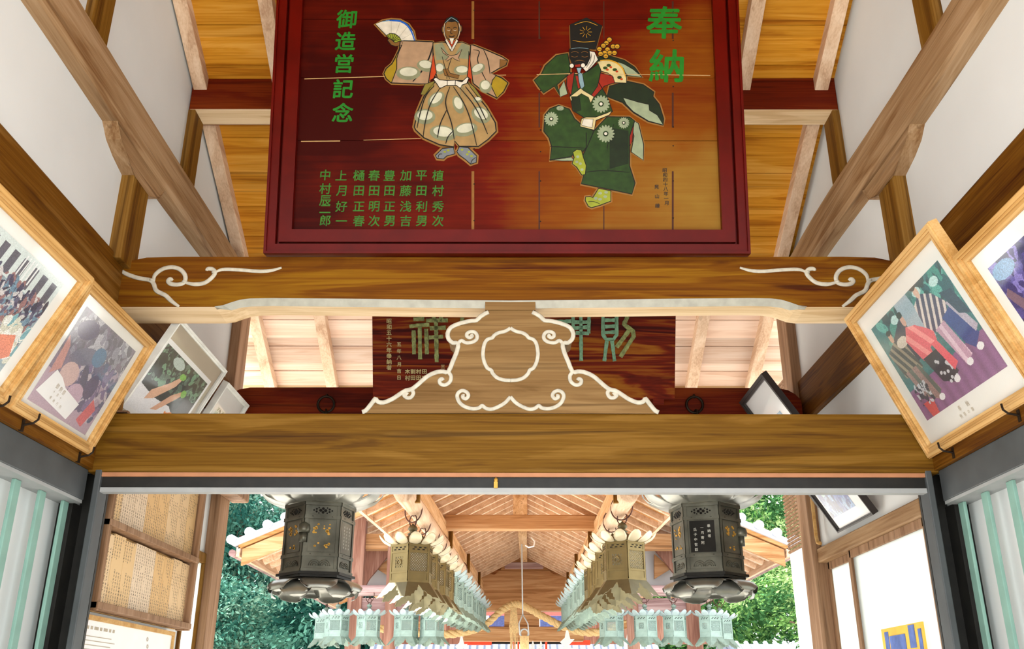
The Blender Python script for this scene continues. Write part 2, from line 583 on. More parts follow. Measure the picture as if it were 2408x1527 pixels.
def thing(name, label, cat, loc=(0, 0, 0), group=None, basis=None, kind=None):
    o = bpy.data.objects.new(name, None)
    o.empty_display_size = .1
    COL.objects.link(o)
    mt = Matrix.Translation(V(loc))
    if basis is not None:
        x, y, z = basis
        mt = mt @ Matrix((x, y, z)).transposed().to_4x4()
    o.matrix_world = mt
    FRAME[o.name] = mt
    return tag(o, label, cat, group, kind)


def dup(o, parent=None):
    c = o.copy()
    COL.objects.link(c)
    if parent is not None:
        c.parent = parent
    for ch in list(o.children):
        dup(ch, c)
    return c


def smooth_path(p, sub=6, closed=False):
    p = [V(q) for q in p]
    n = len(p)
    out = []
    for i in range(n if closed else n - 1):
        g = lambda k: p[k % n] if closed else p[max(0, min(n - 1, k))]
        a, b, c, d = g(i - 1), g(i), g(i + 1), g(i + 2)
        for k in range(sub):
            u = k / sub
            out.append(.5 * (2 * b + (c - a) * u + (2 * a - 5 * b + 4 * c - d) * u * u + (3 * b - a - 3 * c + d) * u ** 3))
    if not closed:
        out.append(p[-1])
    return out


ORD = 'first second third fourth fifth sixth seventh eighth ninth tenth eleventh twelfth thirteenth fourteenth fifteenth sixteenth'.split()

_glyph = {}


def glyph(ch, bold=0.0):
    """outline of one written character as a triangle mesh, centred, one unit high"""
    if (ch, bold) not in _glyph:
        c = bpy.data.curves.new('lettering', 'FONT')
        c.body = ch
        c.resolution_u = 3
        o = bpy.data.objects.new('lettering', c)
        COL.objects.link(o)
        bpy.context.view_layer.update()
        me = bpy.data.meshes.new_from_object(o.evaluated_get(bpy.context.evaluated_depsgraph_get()))
        vs = [v.co.copy() for v in me.vertices]
        fs = [tuple(p.vertices) for p in me.polygons]
        bpy.data.objects.remove(o)
        bpy.data.curves.remove(c)
        bpy.data.meshes.remove(me)
        if vs:
            lo = V((min(p.x for p in vs), min(p.y for p in vs), 0))
            hi = V((max(p.x for p in vs), max(p.y for p in vs), 0))
            cc = (lo + hi) / 2
            vs = [p - cc for p in vs]
        _glyph[(ch, bold)] = (vs, fs)
    return _glyph[(ch, bold)]


def write(mb, ch, c, right, up, size, bold=.02, m=0, lift=0.0, slant=0.0):
    vs, fs = glyph(ch)
    nrm = V(right).cross(V(up)).normalized()
    for k, (dx, dy) in enumerate(((0, 0), (bold, bold * .5), (-bold, -bold * .5), (bold * .5, -bold), (-bold * .5, bold)) if bold else ((0, 0),)):
        mb.add([V(c) + (V(right) * (p.x + dx + p.y * slant) + V(up) * (p.y + dy)) * size + nrm * (lift + .00003 * k) for p in vs], fs, m)


# ------------------------------------------------------------ ground, floor, walls, roof of the gate hall
MB().box(-40, 40, -14, 60, -.2, -.06).build('ground', M['gravel']).__setitem__('kind', 'structure')
MB().box(-1.95, 1.95, 1.6, 5.7, -.05, 0).build('floor', M['paving']).__setitem__('kind', 'structure')

RIDGE_Y, RIDGE_Z, SLOPE = 3.20, 5.093, .527


def roof_z(y):
    return RIDGE_Z - SLOPE * abs(y - RIDGE_Y)


Y1, YE, YN = 3.6, 5.28, 1.96            # door plane, far end, near end of the hall
for s, nm in ((-1, 'left'), (1, 'right')):
    mb = MB()
    x0, x1 = sorted((s * 1.675, s * 1.80))
    # upper plaster, up to the roof line
    yz = [(YN, 3.0), (Y1 + .1, 3.0), (Y1 + .1, 2.33), (YE - .09, 2.33), (YE - .09, roof_z(YE - .09)), (RIDGE_Y, RIDGE_Z), (YN, roof_z(YN))]
    mb.prism([(s * 1.675, y, z) for y, z in yz], (s * .125, 0, 0))
    # lower plaster behind the slats, and behind the notice rack
    mb.box(*sorted((s * 1.745, s * 1.80)), YN, Y1 + .1, 0, 3.0)
    if s < 0:
        mb.box(*sorted((s * 1.675, s * 1.80)), Y1 + .1, 4.92, 0, 2.33)
    else:
        mb.box(*sorted((s * 1.675, s * 1.80)), Y1 + .1, 3.78, 0, 2.33)
    o = mb.build('wall_' + nm, M['plaster'])
    o['kind'] = 'structure'

ceil = MB()
for sg in (-1, 1):
    ye = 6.08 if sg > 0 else 1.15
    a, b_ = (RIDGE_Y, RIDGE_Z), (ye, roof_z(ye))
    # boards overlap: one sheathing board after another down the slope
    y_edges = [RIDGE_Y, 3.42, 3.63, 3.83, 4.021, 4.205, 4.393, 4.591, 4.79, 4.974, 5.165, 5.355, 5.545, 5.743, 5.938, 6.08]
    for i in range(len(y_edges) - 1):
        ya, yb = (RIDGE_Y + sg * (q - RIDGE_Y) for q in y_edges[i:i + 2])
        if sg < 0 and yb < 1.1:
            break
        za, zb = roof_z(ya), roof_z(yb)
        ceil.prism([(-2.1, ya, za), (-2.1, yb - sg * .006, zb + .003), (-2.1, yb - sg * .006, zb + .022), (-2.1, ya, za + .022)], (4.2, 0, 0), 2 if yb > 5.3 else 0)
    ceil.prism([(-2.1, RIDGE_Y, RIDGE_Z + .03), (-2.1, ye, roof_z(ye) + .03), (-2.1, ye, roof_z(ye) + .12), (-2.1, RIDGE_Y, RIDGE_Z + .12)], (4.2, 0, 0), 1)
ceil = tag(ceil.build('ceiling', [M['ceiling_wood'], M['tile'], M['eave_bounce_wood']]), kind='structure')
for sg in (1, -1):
    for x in (-2.03, -1.63, -1.215, -.81, -.40, 0, .40, .81, 1.195, 1.60, 2.0):
        ye = 6.06 if sg > 0 else 1.17
        h = .035
        MB().beam((x, RIDGE_Y, RIDGE_Z - h), (x, ye, roof_z(ye) - h), .07, .07).build('rafter', M['rafter_wood'], ceil, bevel=.003)
    # eave fascia
    ye = 6.07 if sg > 0 else 1.16
    MB().beam((-2.08, ye, roof_z(ye)), (2.08, ye, roof_z(ye)), .03, .07).build('fascia', M['underside_wood'], ceil)

# purlins across the hall and their posts
for sg, w in ((1, 'far'), (-1, 'near')):
    y0, y1 = (4.08, 4.22) if sg > 0 else (2.18, 2.32)
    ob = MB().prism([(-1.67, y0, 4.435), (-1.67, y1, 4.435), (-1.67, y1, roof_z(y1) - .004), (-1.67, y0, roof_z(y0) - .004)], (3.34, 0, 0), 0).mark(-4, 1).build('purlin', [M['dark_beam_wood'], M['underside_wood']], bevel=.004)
    tag(ob, 'dark red crosswise roof beam behind the painted board, under the %s boards' % 'orange' if sg > 0 else 'roof beam on the near slope, above the painted board', 'beam')
    for s, side in ((-1, 'left'), (1, 'right')):
        if sg > 0:
            ob = MB().box(*sorted((s * 1.64, s * 1.69)), 4.08, 4.22, 3.99, 4.435).build('roof_post', M['post_wood'], bevel=.004)
            tag(ob, 'short brown post on the %s wall holding the end of the dark red crosswise beam' % side, 'post')
        else:
            ob = MB().box(*sorted((s * 1.64, s * 1.69)), 2.95, 3.10, 3.99, 4.95).build('roof_post', M['post_wood'], bevel=.004)
            tag(ob, 'brown post standing on the %s sloping-looking log, at the top edge of the photo' % side, 'post')
for s, side in ((-1, 'left'), (1, 'right')):
    # post over the door beam, with its bracket
    ob = MB().box(*sorted((s * 1.62, s * 1.69)), 3.49, 3.66, 3.30, 3.84).build('wall_post', M['post_wood'], bevel=.005)
    tag(ob, 'brown post on the %s white wall rising from the side beam to the log' % side, 'post')
    pr = [(3.20, 3.86), (3.235, 3.80), (3.30, 3.745), (3.38, 3.715), (3.49, 3.69), (3.66, 3.69), (3.75, 3.72), (3.80, 3.79), (3.80, 3.86)]
    ob = MB().prism([(s * 1.618, y, z) for y, z in pr], (s * .066, 0, 0)).build('bracket_arm', M['log_wood'], bevel=.006)
    tag(ob, 'rounded wooden bracket between the %s wall post and the log above it' % side, 'bracket')
    # upper log plate, slightly bowed and rounded
    path = [(s * (1.652 + .006 * math.sin(i * .8)), 1.9 + i * .34, 3.905 + .012 * math.sin(i * .9 + (0 if s < 0 else 1))) for i in range(11)]
    mb = MB()
    prof = [(-.055, -.085), (-.04, -.105), (.04, -.105), (.055, -.085), (.055, .085), (.04, .105), (-.04, .105), (-.055, .085)]
    path = smooth_path(path, 3)
    vs = [(p.x + a, p.y, p.z + b) for p in path for a, b in prof]
    n = 8
    fs = [(i * n + k, i * n + (k + 1) % n, (i + 1) * n + (k + 1) % n, (i + 1) * n + k) for i in range(len(path) - 1) for k in range(n)]
    fs += [tuple(range(n))[::-1], tuple((len(path) - 1) * n + k for k in range(n))]
    mb.add(vs, fs)
    ob = mb.build('log_beam', M['log_wood'])
    tag(ob, 'long rubbed brown log along the upper %s wall, crossing in front of posts' % side, 'beam')
    # side beam
    ob = MB().box(*sorted((s * 1.65, s * 1.74)), YN, YE, 3.077, 3.333).build('side_beam', M['side_beam_wood'], bevel=.012)
    tag(ob, 'thick brown side beam along the %s white wall, above the framed pictures' % side, 'beam')
    # ledge the pictures stand on, and the main post behind it
    ob = MB().box(*sorted((s * 1.635, s * 1.745)), YN, Y1 + .05, 2.437, 3.07).build('picture_ledge_board', M['side_beam_wood'])
    tag(ob, 'brown board wall behind the framed pictures on the %s, above the slate rail' % side, 'board')
    # slate rail, its groove strip, slats
    ob = MB().box(*sorted((s * 1.65, s * 1.73)), YN, Y1, 2.318, 2.436).build('slate_rail', M['steel'], bevel=.003)
    tag(ob, 'slate grey painted rail above the teal slats on the %s' % side, 'rail')
    ob = MB().box(*sorted((s * 1.655, s * 1.745)), YN, Y1, 2.306, 2.318).build('groove_strip', M['alu'])
    tag(ob, 'pale strip under the slate rail on the %s, at the slat tops' % side, 'strip')
    ys = [3.576 - .187 * i for i in range(8)]
    for i, y in enumerate(ys):
        ob = MB().box(*sorted((s * 1.695, s * 1.709)), y - .036, y + .008, 0, 2.306).build('slat', M['teal'], bevel=.003)
        tag(ob, 'vertical teal slat, %s from the slate door jamb on the %s' % (ORD[i], side), 'slat', 'teal slats on the %s' % side)
    # black sheets painted in for the shade between last slat and jamb, jamb itself
    ob = MB().box(*sorted((s * 1.69, s * 1.75)), 3.605, 3.78, 0, 2.31).box(*sorted((s * 1.60, s * 1.70)), 3.685, 3.70, 0, 2.44).build('jamb_gap_shade', M['black'])
    tag(ob, 'black sheet painted in for the dark gap between jamb and last slat, %s' % side, 'board')
    ob = MB().box(*sorted((s * 1.598, s * 1.624)), 3.6, 3.68, 0, 2.44).build('door_jamb', M['steel'], bevel=.004)
    tag(ob, 'slate grey painted door jamb on the %s side of the opening' % side, 'jamb')
    ob = MB().box(*sorted((s * 1.64, s * 1.674)), 3.72, 3.80, 0, 3.077).build('main_post', M['post_wood'], bevel=.006)
    tag(ob, 'brown main post behind the slate door jamb on the %s' % side, 'post')
    # far end post
    ob = MB().box(*sorted((s * 1.62, s * 1.74)), YE - .09, YE + .09, 0, roof_z(YE + .09) - .075).build('end_post', M['rack_wood'], bevel=.006)
    tag(ob, 'pale brown corner post at the far end of the %s wall' % side, 'post')
    # near end posts (behind the frame edges)
    ob = MB().box(*sorted((s * 1.62, s * 1.80)), YN - .12, YN - .005, 0, roof_z(YN - .12) - .08).build('near_post', M['post_wood'])
    tag(ob, 'brown corner post at the near end of the %s wall' % side, 'post')

# ------------------------------------------------------------ the door beam, black track, carved beam
ob = MB().box(-1.66, 1.66, 3.6, 3.80, 2.428, 2.667).build('door_beam', M['beam_wood'], bevel=.01)
tag(ob, 'broad plain brown beam across the hall, over the wide doorway', 'beam')
ob = MB().box(-1.60, 1.60, 3.605, 3.75, 2.412, 2.428).build('beam_edge_strip', M['edge_strip'])
tag(ob, 'thin pale reddish strip between the door beam and the black track', 'strip')
tr_ = thing('door_track', 'black sliding door track under the broad door beam', 'track', (0, 3.62, 2.352))
MB().box(-1.60, 1.60, 3.615, 3.72, 2.370, 2.412).build('rail', M['black'], tr_)
MB().box(-1.60, 1.60, 3.61, 3.65, 2.352, 2.370).build('metal_strip', M['alu'], tr_)['label'] = 'pale metal strip'
MB().box(-.075, -.060, 3.60, 3.62, 2.368, 2.392).lathe([(.006, 0), (.009, .008), (.004, .016)], (-.067, 3.605, 2.392), 8).build('catch', M['gilt'], tr_)['label'] = 'small brass catch'

BY = 3.6


def mirror_px(p, c=1201.0):
    return (2 * c - p[0], p[1])


# carved beam outline (front face), read off the photo onto its plane
half_bot = [(262, 722), (400, 722), (505, 722), (525, 719), (545, 712), (565, 706), (590, 703), (640, 702), (800, 703.5), (1000, 706), (1201, 708)]
half_top = [(1201, 606), (800, 605), (420, 604), (345, 606), (310, 613), (285, 625), (262, 640)]
lft = half_bot
rgt = [mirror_px(p) for p in half_bot[-2::-1]]
top = [mirror_px(p) for p in half_top[:0:-1]] + half_top
outline = [at(*p, Y=BY) for p in lft + rgt + top]
for p in outline:
    if p.x < -1.655: p.x = -1.672
    if p.x > 1.655: p.x = 1.672
cb = thing('carved_beam', 'red brown arched beam with white carved scrolls, under the big painted board', 'beam', (0, 3.7, 3.12))
MB().prism(outline, (0, .185, 0), 0, 1).build('timber', [M['scroll_beam_wood'], M['underside_wood']], cb)
# the painted lip along the arch of the lower edge
arch = [at(*p, Y=BY) for p in lft[2:] + rgt[:-2]]
lip = MB()
n = len(arch)
up_ = [p + V((0, -.004, 0)) for p in arch]
wid = [0.0 if i in (0, n - 1) else (.012 if i in (1, n - 2) else .030) for i in range(n)]
lo_ = [p + V((0, .012, -wid[i])) for i, p in enumerate(arch)]
bk_ = [p + V((0, .03, 0)) for p in arch]
vs = up_ + lo_ + bk_
lip.add(vs, [(i, n + i, n + i + 1, i + 1) for i in range(n - 1)] + [(n + i, 2 * n + i, 2 * n + i + 1, n + i + 1) for i in range(n - 1)])
lip.build('painted_lip', M['lip'], cb)['label'] = 'grey white painted lower lip'
S5 = lambda pts: [(x * .36668, 560 + y * .36668) for x, y in pts]
scroll_lines = [
    S5([(755, 190), (800, 225), (880, 255), (960, 270), (985, 295), (1003, 338), (1060, 368), (1100, 405), (1148, 440)]),
    S5([(985, 285), (992, 240), (1040, 200), (1105, 187), (1160, 205), (1188, 245), (1180, 285), (1140, 298), (1095, 294), (1078, 276), (1092, 262), (1108, 272)]),
    S5([(1182, 283), (1240, 296), (1305, 290), (1350, 262), (1378, 225), (1362, 200), (1332, 198), (1325, 210)]),
    S5([(1378, 222), (1425, 202), (1520, 203), (1650, 213), (1735, 209), (1806, 190)])]
for s in (0, 1):
    mb = MB()
    for i, ln in enumerate(scroll_lines):
        pts = smooth_path([at(*(mirror_px(p) if s else p), Y=BY - .001) for p in ln], 5)
        rr = [.0085 * (1.15 if i < 3 else 1) * (.55 + .45 * min(1, k / 6, (len(pts) - 1 - k) / 6)) for k in range(len(pts))]
        mb.tube(pts, rr, 8, 0, flat=(0, -1, 0))
    for q in ((975, 272), (1183, 283), (1374, 222)):
        p = at(*(mirror_px(S5([q])[0]) if s else S5([q])[0]), Y=BY)
        mb.lathe([(.011, -.004), (.011, .004), (.004, .008)], p, 10)
    mb.build('carved_scroll', M['relief'], cb, smooth=True)['label'] = 'white painted carved cloud scroll at the %s end' % ('right' if s else 'left')

# frog-leg strut on the door beam
Z7 = lambda pts: [(850 + x * .17029, 730 + y * .17029) for x, y in pts]
KC = 1200.3
KY = 3.605
edge = Z7([(8, 1432), (60, 1385), (115, 1320), (160, 1262), (192, 1220), (205, 1238), (235, 1268), (300, 1275), (370, 1252), (450, 1212), (540, 1150), (620, 1106), (690, 1092), (780, 1025), (880, 935), (960, 885), (1050, 852), (1130, 846), (1200, 850), (1262, 705), (1318, 570), (1335, 455),
           (1262, 448), (1205, 398), (1190, 320), (1232, 240), (1320, 195), (1420, 165), (1520, 145), (1590, 138), (1640, 90), (1700, 50), (1755, 25)]) + [(1142, 728)]
kp = [at(*p, Y=KY) for p in edge] + [at(*mirror_px(p, KC), Y=KY) for p in edge[::-1]]
for p in kp:
    p.z = max(p.z, 2.6672)
    p.z = min(p.z, 3.125)
fk = thing('frog_leg_strut', 'pale brown carved frog-leg strut with white outlines, standing on the door beam', 'strut', (0, 3.68, 2.667))
MB().prism(kp, (0, .13, 0)).build('board', M['strut_wood'], fk)
MB().box(at(1141, 725, Y=KY).x, at(1259, 725, Y=KY).x, KY - .006, KY + .14, 3.112, 3.153).build('top_block', M['strut_wood'], fk)
lines = {
    'outline_relief': [edge[:-1]],
    'cloud_spiral': [Z7([(1335, 455), (1382, 418), (1440, 446), (1530, 440), (1588, 400), (1595, 345), (1562, 302), (1505, 295), (1460, 320), (1458, 360), (1495, 378), (1528, 358), (1510, 335)])],
    'middle_spiral': [Z7([(1200, 850), (1236, 910), (1222, 985), (1155, 1032), (1092, 1016), (1078, 968), (1108, 945), (1130, 968)])],
    'lower_spiral': [Z7([(690, 1092), (716, 1145), (682, 1203), (622, 1205), (590, 1172), (612, 1150), (638, 1168)])],
    'base_scroll': [Z7([(2057, 1195), (1985, 1275), (1885, 1335), (1790, 1366), (1715, 1352), (1667, 1318), (1620, 1350), (1525, 1358), (1430, 1332), (1360, 1280), (1322, 1200), (1337, 1140), (1392, 1110), (1452, 1130), (1476, 1178), (1445, 1220), (1405, 1208), (1402, 1182), (1425, 1180)])],
    'medallion_rim': [Z7([(2057, 245), (1985, 288), (1890, 312), (1835, 345), (1805, 380), (1742, 402), (1700, 460), (1680, 560), (1680, 640), (1702, 730), (1742, 800), (1792, 828), (1812, 872), (1872, 930), (1962, 962), (2057, 968)])]}
for nm, ls in lines.items():
    one = nm in ('outline_relief', 'base_scroll', 'medallion_rim')
    mb = MB()
    for ln in ls:
        for s in (0, 1):
            if not one and s:
                mb.build(nm, M['relief'], fk, smooth=True)['label'] = 'white painted carved line'
                mb = MB()
            pts = [at(*(mirror_px(p, KC) if s else p), Y=KY - .001) for p in ln]
            for p in pts: p.z = max(p.z, 2.672)
            if nm != 'outline_relief':
                pts = smooth_path(pts, 5)
            else:
                pts = smooth_path(pts, 2)
            mb.tube(pts, .0095 if nm in ('outline_relief',) else .0082, 8, 0, flat=(0, -1, 0))
    mb.build(nm, M['relief'], fk, smooth=True)['label'] = 'white painted carved line'

# ------------------------------------------------------------ far beam with its rings, hung plaque
ringb = thing('ring_beam', 'dark red beam at the far end of the hall, behind the strut', 'beam', (0, 5.18, 3.0))
e0 = [(-1.63, 3.0), (1.63, 3.0), (1.63, 3.19), (1.60, 3.225), (1.56, 3.25), (1.50, 3.262), (0, 3.266), (-1.50, 3.262), (-1.56, 3.25), (-1.60, 3.225), (-1.63, 3.19)]
MB().prism([(x, 5.1, z) for x, z in e0], (0, .17, 0)).build('timber', M['dark_beam_wood'], ringb)
for x in (-1.056, 1.022):
    h = MB().tube([(x, 5.10, 3.215), (x, 5.085, 3.215), (x, 5.078, 3.205), (x, 5.085, 3.196)], .006, 6)
    hk = h.build('ring_staple', M['iron'], ringb)
    MB().torus((x, 5.085, 3.158), (0, 1, .12), .046, .0075).torus((x + .004, 5.083, 3.108), (1, .2, 0), .018, .006).build('iron_ring', M['iron'], hk, smooth=True)

PB, PT = V((0, 5.0, 3.163)), V((0, 4.806, 3.565))
pu = (PT - PB).normalized()
pn = V((1, 0, 0)).cross(pu)
plq = thing('carved_plaque', 'dark carved wooden plaque with greenish raised characters, hung behind the strut', 'plaque', PB, basis=(V((1, 0, 0)), pu, pn))
x0, x1 = at(877, 940, Y=5).x, at(1586.5, 938, Y=5).x
mb = MB()
mb.prism([(x0, 0, 0), (x1 - .12, 0, 0), (x1 - .12, -.03, 0), (x1 - .06, -.03, 0), (x1 - .06, 0, 0), (x1, .0, 0), (x1, .95, 0), (x0, .95, 0)], (0, 0, -.035))
mb.build('board', M['plaque'], plq, local=True)


for x in (x0 + .25, x1 - .25):
    MB().box(x - .015, x + .015, .03, .06, -.12, -.03).build('bracket', M['iron'], plq, local=True)


def pl(px, py, lift=.001):
    q = on_plane(px, py, PB, pn)
    d = q - PB
    return V((d.x, d.dot(pu), lift))


def pstroke(mb, pts, w, m=0):
    pts = [pl(*p) for p in pts]
    L = sum((pts[i + 1] - pts[i]).length for i in range(len(pts) - 1))
    q = []
    for i in range(len(pts) - 1):
        k = max(1, int((pts[i + 1] - pts[i]).length / .012))
        q += [pts[i].lerp(pts[i + 1], j / k) for j in range(k)]
    q.append(pts[-1])
    mb.ribbon(q, [w * random.uniform(.86, 1.14) for _ in q], (0, 0, 1), .008, m)


Z8 = lambda pts: [(1200 + x * .17442, 730 + y * .17442) for x, y in pts]
mb = MB()
for ln in ([(720, 125), (870, 118)], [(665, 222), (800, 205), (940, 200)], [(722, 275), (728, 605)], [(806, 220), (812, 675)], [(896, 255), (905, 605)],
           [(895, 140), (1195, 138)], [(945, 248), (1165, 238)], [(935, 375), (1130, 362)], [(1030, 120), (1035, 400), (1040, 715)], [(985, 60), (1010, 135)], [(1120, 60), (1080, 140)],
           [(1395, 100), (1380, 195)]):
    pstroke(mb, Z7(ln), .0215)
mb.build('raised_character', M['moss_letter'], plq, local=True)['label'] = 'flaking green raised character at the left'
mb = MB()
for ln in ([(600, 152), (820, 148)], [(690, 195), (720, 205)], [(770, 215), (790, 220)], [(845, 80), (848, 268)], [(950, 80), (955, 680)], [(1060, 80), (1056, 310)], [(860, 160), (1040, 158)], [(870, 238), (1040, 226)], [(880, 304), (1060, 312)]):
    pstroke(mb, Z8(ln), .0195)
mb.build('raised_character', M['teal_letter'], plq, local=True)['label'] = 'turquoise raised character beside the strut'
mb = MB()
for ln in ([(1248, 80), (1250, 330), (1290, 390), (1390, 390), (1432, 330), (1432, 80)], [(1260, 132), (1430, 132)], [(1265, 220), (1420, 212)], [(1275, 300), (1410, 292)], [(1302, 400), (1266, 685)], [(1368, 400), (1404, 685)]):
    pstroke(mb, Z8(ln), .019)
mb.build('raised_character', M['teal_letter'], plq, local=True)['label'] = 'turquoise raised character at the right'
mb = MB()
for ln in ([(1580, 80), (1530, 190), (1650, 280), (1662, 350), (1482, 628)], [(1600, 270), (1430, 498)]):
    pstroke(mb, Z8(ln), .0235)
mb.build('raised_character', M['moss_letter'], plq, local=True)['label'] = 'tan slanting strokes of the rightmost character'
rx, ux = V((1, 0, 0)), V((0, 1, 0))


def small(mb):
    mb.build('small_lettering', M['bone_letter'], plq, local=True)['label'] = 'column of small bone coloured lettering'
    return MB()


mb = MB()
for i, ch in enumerate('昭和五十六年奉納者'):
    write(mb, ch, pl(*Z7([(382, 150 + i * 80)])[0], .004), rx, ux, .030, .03)
mb = small(mb)
for i, ch in enumerate('五年八月吉日'):
    write(mb, ch, pl(*Z7([(520, 470 + i * 92)])[0], .004), rx, ux, .026, .03)
for cx_, colm in ((637, '木村'), (712, '割田'), (790, '村田'), (870, '田吉')):
    mb = small(mb)
    for i, ch in enumerate(colm):
        write(mb, ch, pl(*Z7([(cx_, 845 + i * 88)])[0], .004), rx, ux, .029, .03)
mb = small(mb)
write(mb, '三', pl(*Z7([(1125, 778)])[0], .004), rx, ux, .024, .03)
small(mb)

# ------------------------------------------------------------ the big painted votive board
EB, ET = V((0, 3.600, 3.359)), V((0, 3.373, 4.5275))
eu = (ET - EB).normalized()
en = V((1, 0, 0)).cross(eu)
ema = thing('votive_painting', 'huge painted wooden board of two masked dancers in a red lacquer frame', 'painting', EB, basis=(V((1, 0, 0)), eu, en))


def E(px, py, lift=0.0):
    q = on_plane(px, py, EB, en)
    d = q - EB
    return V((d.x, d.dot(eu), lift))


ex0, ex1, eh = E(626, 603).x, E(1759, 605).x, 1.49
ix0, ix1, iy0 = E(688, 560).x, E(1705, 563).x, E(1200, 562).y
fw = ix0 - ex0
iy1 = eh - fw


def ring(mb, x0, x1, y0, y1, w, z0, z1, m=0):
    o = [(x0, y0), (x1, y0), (x1, y1), (x0, y1)]
    i = [(x0 + w, y0 + w), (x1 - w, y0 + w), (x1 - w, y1 - w), (x0 + w, y1 - w)]
    for k in range(4):
        j = (k + 1) % 4
        a, b_, c, d = o[k], o[j], i[j], i[k]
        mb.prism([(*a, z0), (*b_, z0), (*c, z0), (*d, z0)], (0, 0, z1 - z0), m)


mb = MB()
ring(mb, ex0, ex1, 0, eh, .010, -.03, .050)
ring(mb, ex0 + .010, ex1 - .010, .010, eh - .010, .034, -.03, .038)
ring(mb, ex0 + .046, ex1 - .046, .046, eh - .046, .008, -.03, .010)
ring(mb, ex0 + .056, ex1 - .056, .056, eh - .056, max(.03, fw - .054), -.03, .030)
mb.build('frame', M['lacquer'], ema, local=True, bevel=.003)
ix0, ix1, iy0, iy1 = ex0 + fw, ex1 - fw, fw, eh - fw
seams = [iy0, E(900, 331).y, E(900, 183).y, E(900, 60).y + .03, iy1]
mb = MB()
for a, b_ in zip(seams, seams[1:]):
    if b_ > a:
        mb.box(ix0 - .02, ix1 + .02, a + .0012, b_ - .0012, -.028, 0)
mb.box(ix0 - .02, ix1 + .02, iy0, iy1, -.03, -.027, 1)
mb.build('painted_boards', [M['ema'], M['hole']], ema, local=True)
# light showing through the two open joints is painted on as pale strips
PAINT = {}


def paint(nm, c, **k):
    c = tuple(v * .76 for v in c[:3])
    PAINT[nm] = plain('paint ' + nm, c, .6, var=k.get('var', .14), scale=k.get('scale', 25), spec=.3)
    return PAINT[nm]


P_ = paint
P_('tan', srgb(164, 132, 82)); P_('rose tan', srgb(172, 138, 106)); P_('olive', srgb(134, 118, 44)); P_('mustard', srgb(160, 132, 16)); P_('cloud', srgb(206, 204, 180)); P_('cloud grey', srgb(134, 136, 104))
P_('orange', srgb(186, 62, 10)); P_('white', srgb(222, 214, 196)); P_('black', srgb(14, 12, 6)); P_('skin', srgb(124, 84, 34)); P_('slate', srgb(120, 124, 128)); P_('blue', srgb(22, 92, 190))
P_('sea', srgb(40, 66, 30)); P_('green', srgb(36, 64, 16), var=.3); P_('dark green', srgb(20, 36, 10), var=.3); P_('sage', srgb(150, 162, 130)); P_('lime', srgb(150, 158, 44)); P_('gold', srgb(206, 152, 30)); P_('cream', srgb(214, 196, 140)); P_('fan yellow', srgb(196, 166, 30)); P_('sky', srgb(130, 160, 170)); P_('red', srgb(150, 32, 6)); P_('halo', srgb(150, 104, 44)); P_('edge', srgb(206, 166, 110))

LZ = [0.0004]


def Z2(p): return (640 + p[0] * .40595, p[1] * .40595)
def Z3(p): return (1200 + p[0] * .40595, p[1] * .40595)


class Pic:
    """one figure of the painting: flat coats of paint with ink outlines, each coat a hair above the last"""
    def __init__(s, name, label, zf):
        s.root = MB().box(-.001, .001, .4, .402, .0001, .0002).build(name, M['black_ink'], ema, local=True) if False else None
        s.name, s.label, s.zf = name, label, zf
        s.parts = {}
        s.k = 0

    SPLIT = {}

    def side(s, part, pts):
        c = s.SPLIT.get((s.zf, part))
        if c is None:
            return part
        x, y = sum(p[0] for p in pts) / len(pts), sum(p[1] for p in pts) / len(pts)
        return '%s#%d' % (part, min(range(len(c)), key=lambda i: math.hypot(x - c[i][0], y - c[i][1])))

    def mbf(s, part):
        return s.parts.setdefault(part, (MB(), []))

    def mi(s, part, col):
        mb, ml = s.mbf(part)
        if col not in ml:
            ml.append(col)
        return mb, ml.index(col)

    def poly(s, part, pts, col, ink=2.4, sm=0, halo=0):
        s.k += 1
        z = .0006 + s.k * .00006
        part = s.side(part, pts)
        q = [E(*s.zf(p), z) for p in pts]
        if sm:
            q = smooth_path(q, sm, True)
        if halo:
            mb, i = s.mi(part, 'halo')
            mb.ribbon([V((p.x, p.y, .0004)) for p in q], halo * .00075, (0, 0, 1), .00005, i, closed=True)
        mb, i = s.mi(part, col)
        mb.prism(q, (0, 0, -.00035), i)
        if ink:
            mb, i = s.mi(part, 'black')
            mb.ribbon(q, ink * .0015, (0, 0, 1), .00006, i, closed=True)

    def line(s, part, pts, w=2.4, col='black', sm=4):
        s.k += 1
        part = s.side(part, pts)
        z = .0006 + s.k * .00006
        q = [E(*s.zf(p), z) for p in pts]
        q = smooth_path(q, sm) if sm and len(q) > 2 else q
        mb, i = s.mi(part, col)
        n = len(q)
        f = .0015 if col == 'black' else .00075
        mb.ribbon(q, [w * f * (.45 + .55 * min(1, 3 * min(k + 1, n - k) / n)) for k in range(n)], (0, 0, 1), .00006, i)

    def ell(s, part, c, rx, ry, col, ink=0, n=18, a0=0, a1=360, ang=0):
        ca, sa = math.cos(R(ang)), math.sin(R(ang))
        pts = []
        for k in range(n + (0 if a1 - a0 >= 360 else 1)):
            a = R(a0 + (a1 - a0) * k / n)
            x, y = rx * math.cos(a), -ry * math.sin(a)
            pts.append((c[0] + x * ca - y * sa, c[1] + x * sa + y * ca))
        s.poly(part, pts, col, ink)

    def done(s, main):
        mb, ml = s.parts.pop(main)
        root = mb.build(s.name, [PAINT[c] for c in ml], ema, local=True)
        root['label'] = s.label
        for nm, (mb, ml) in s.parts.items():
            mb.build(nm.split('#')[0], [PAINT[c] for c in ml], root, local=True)


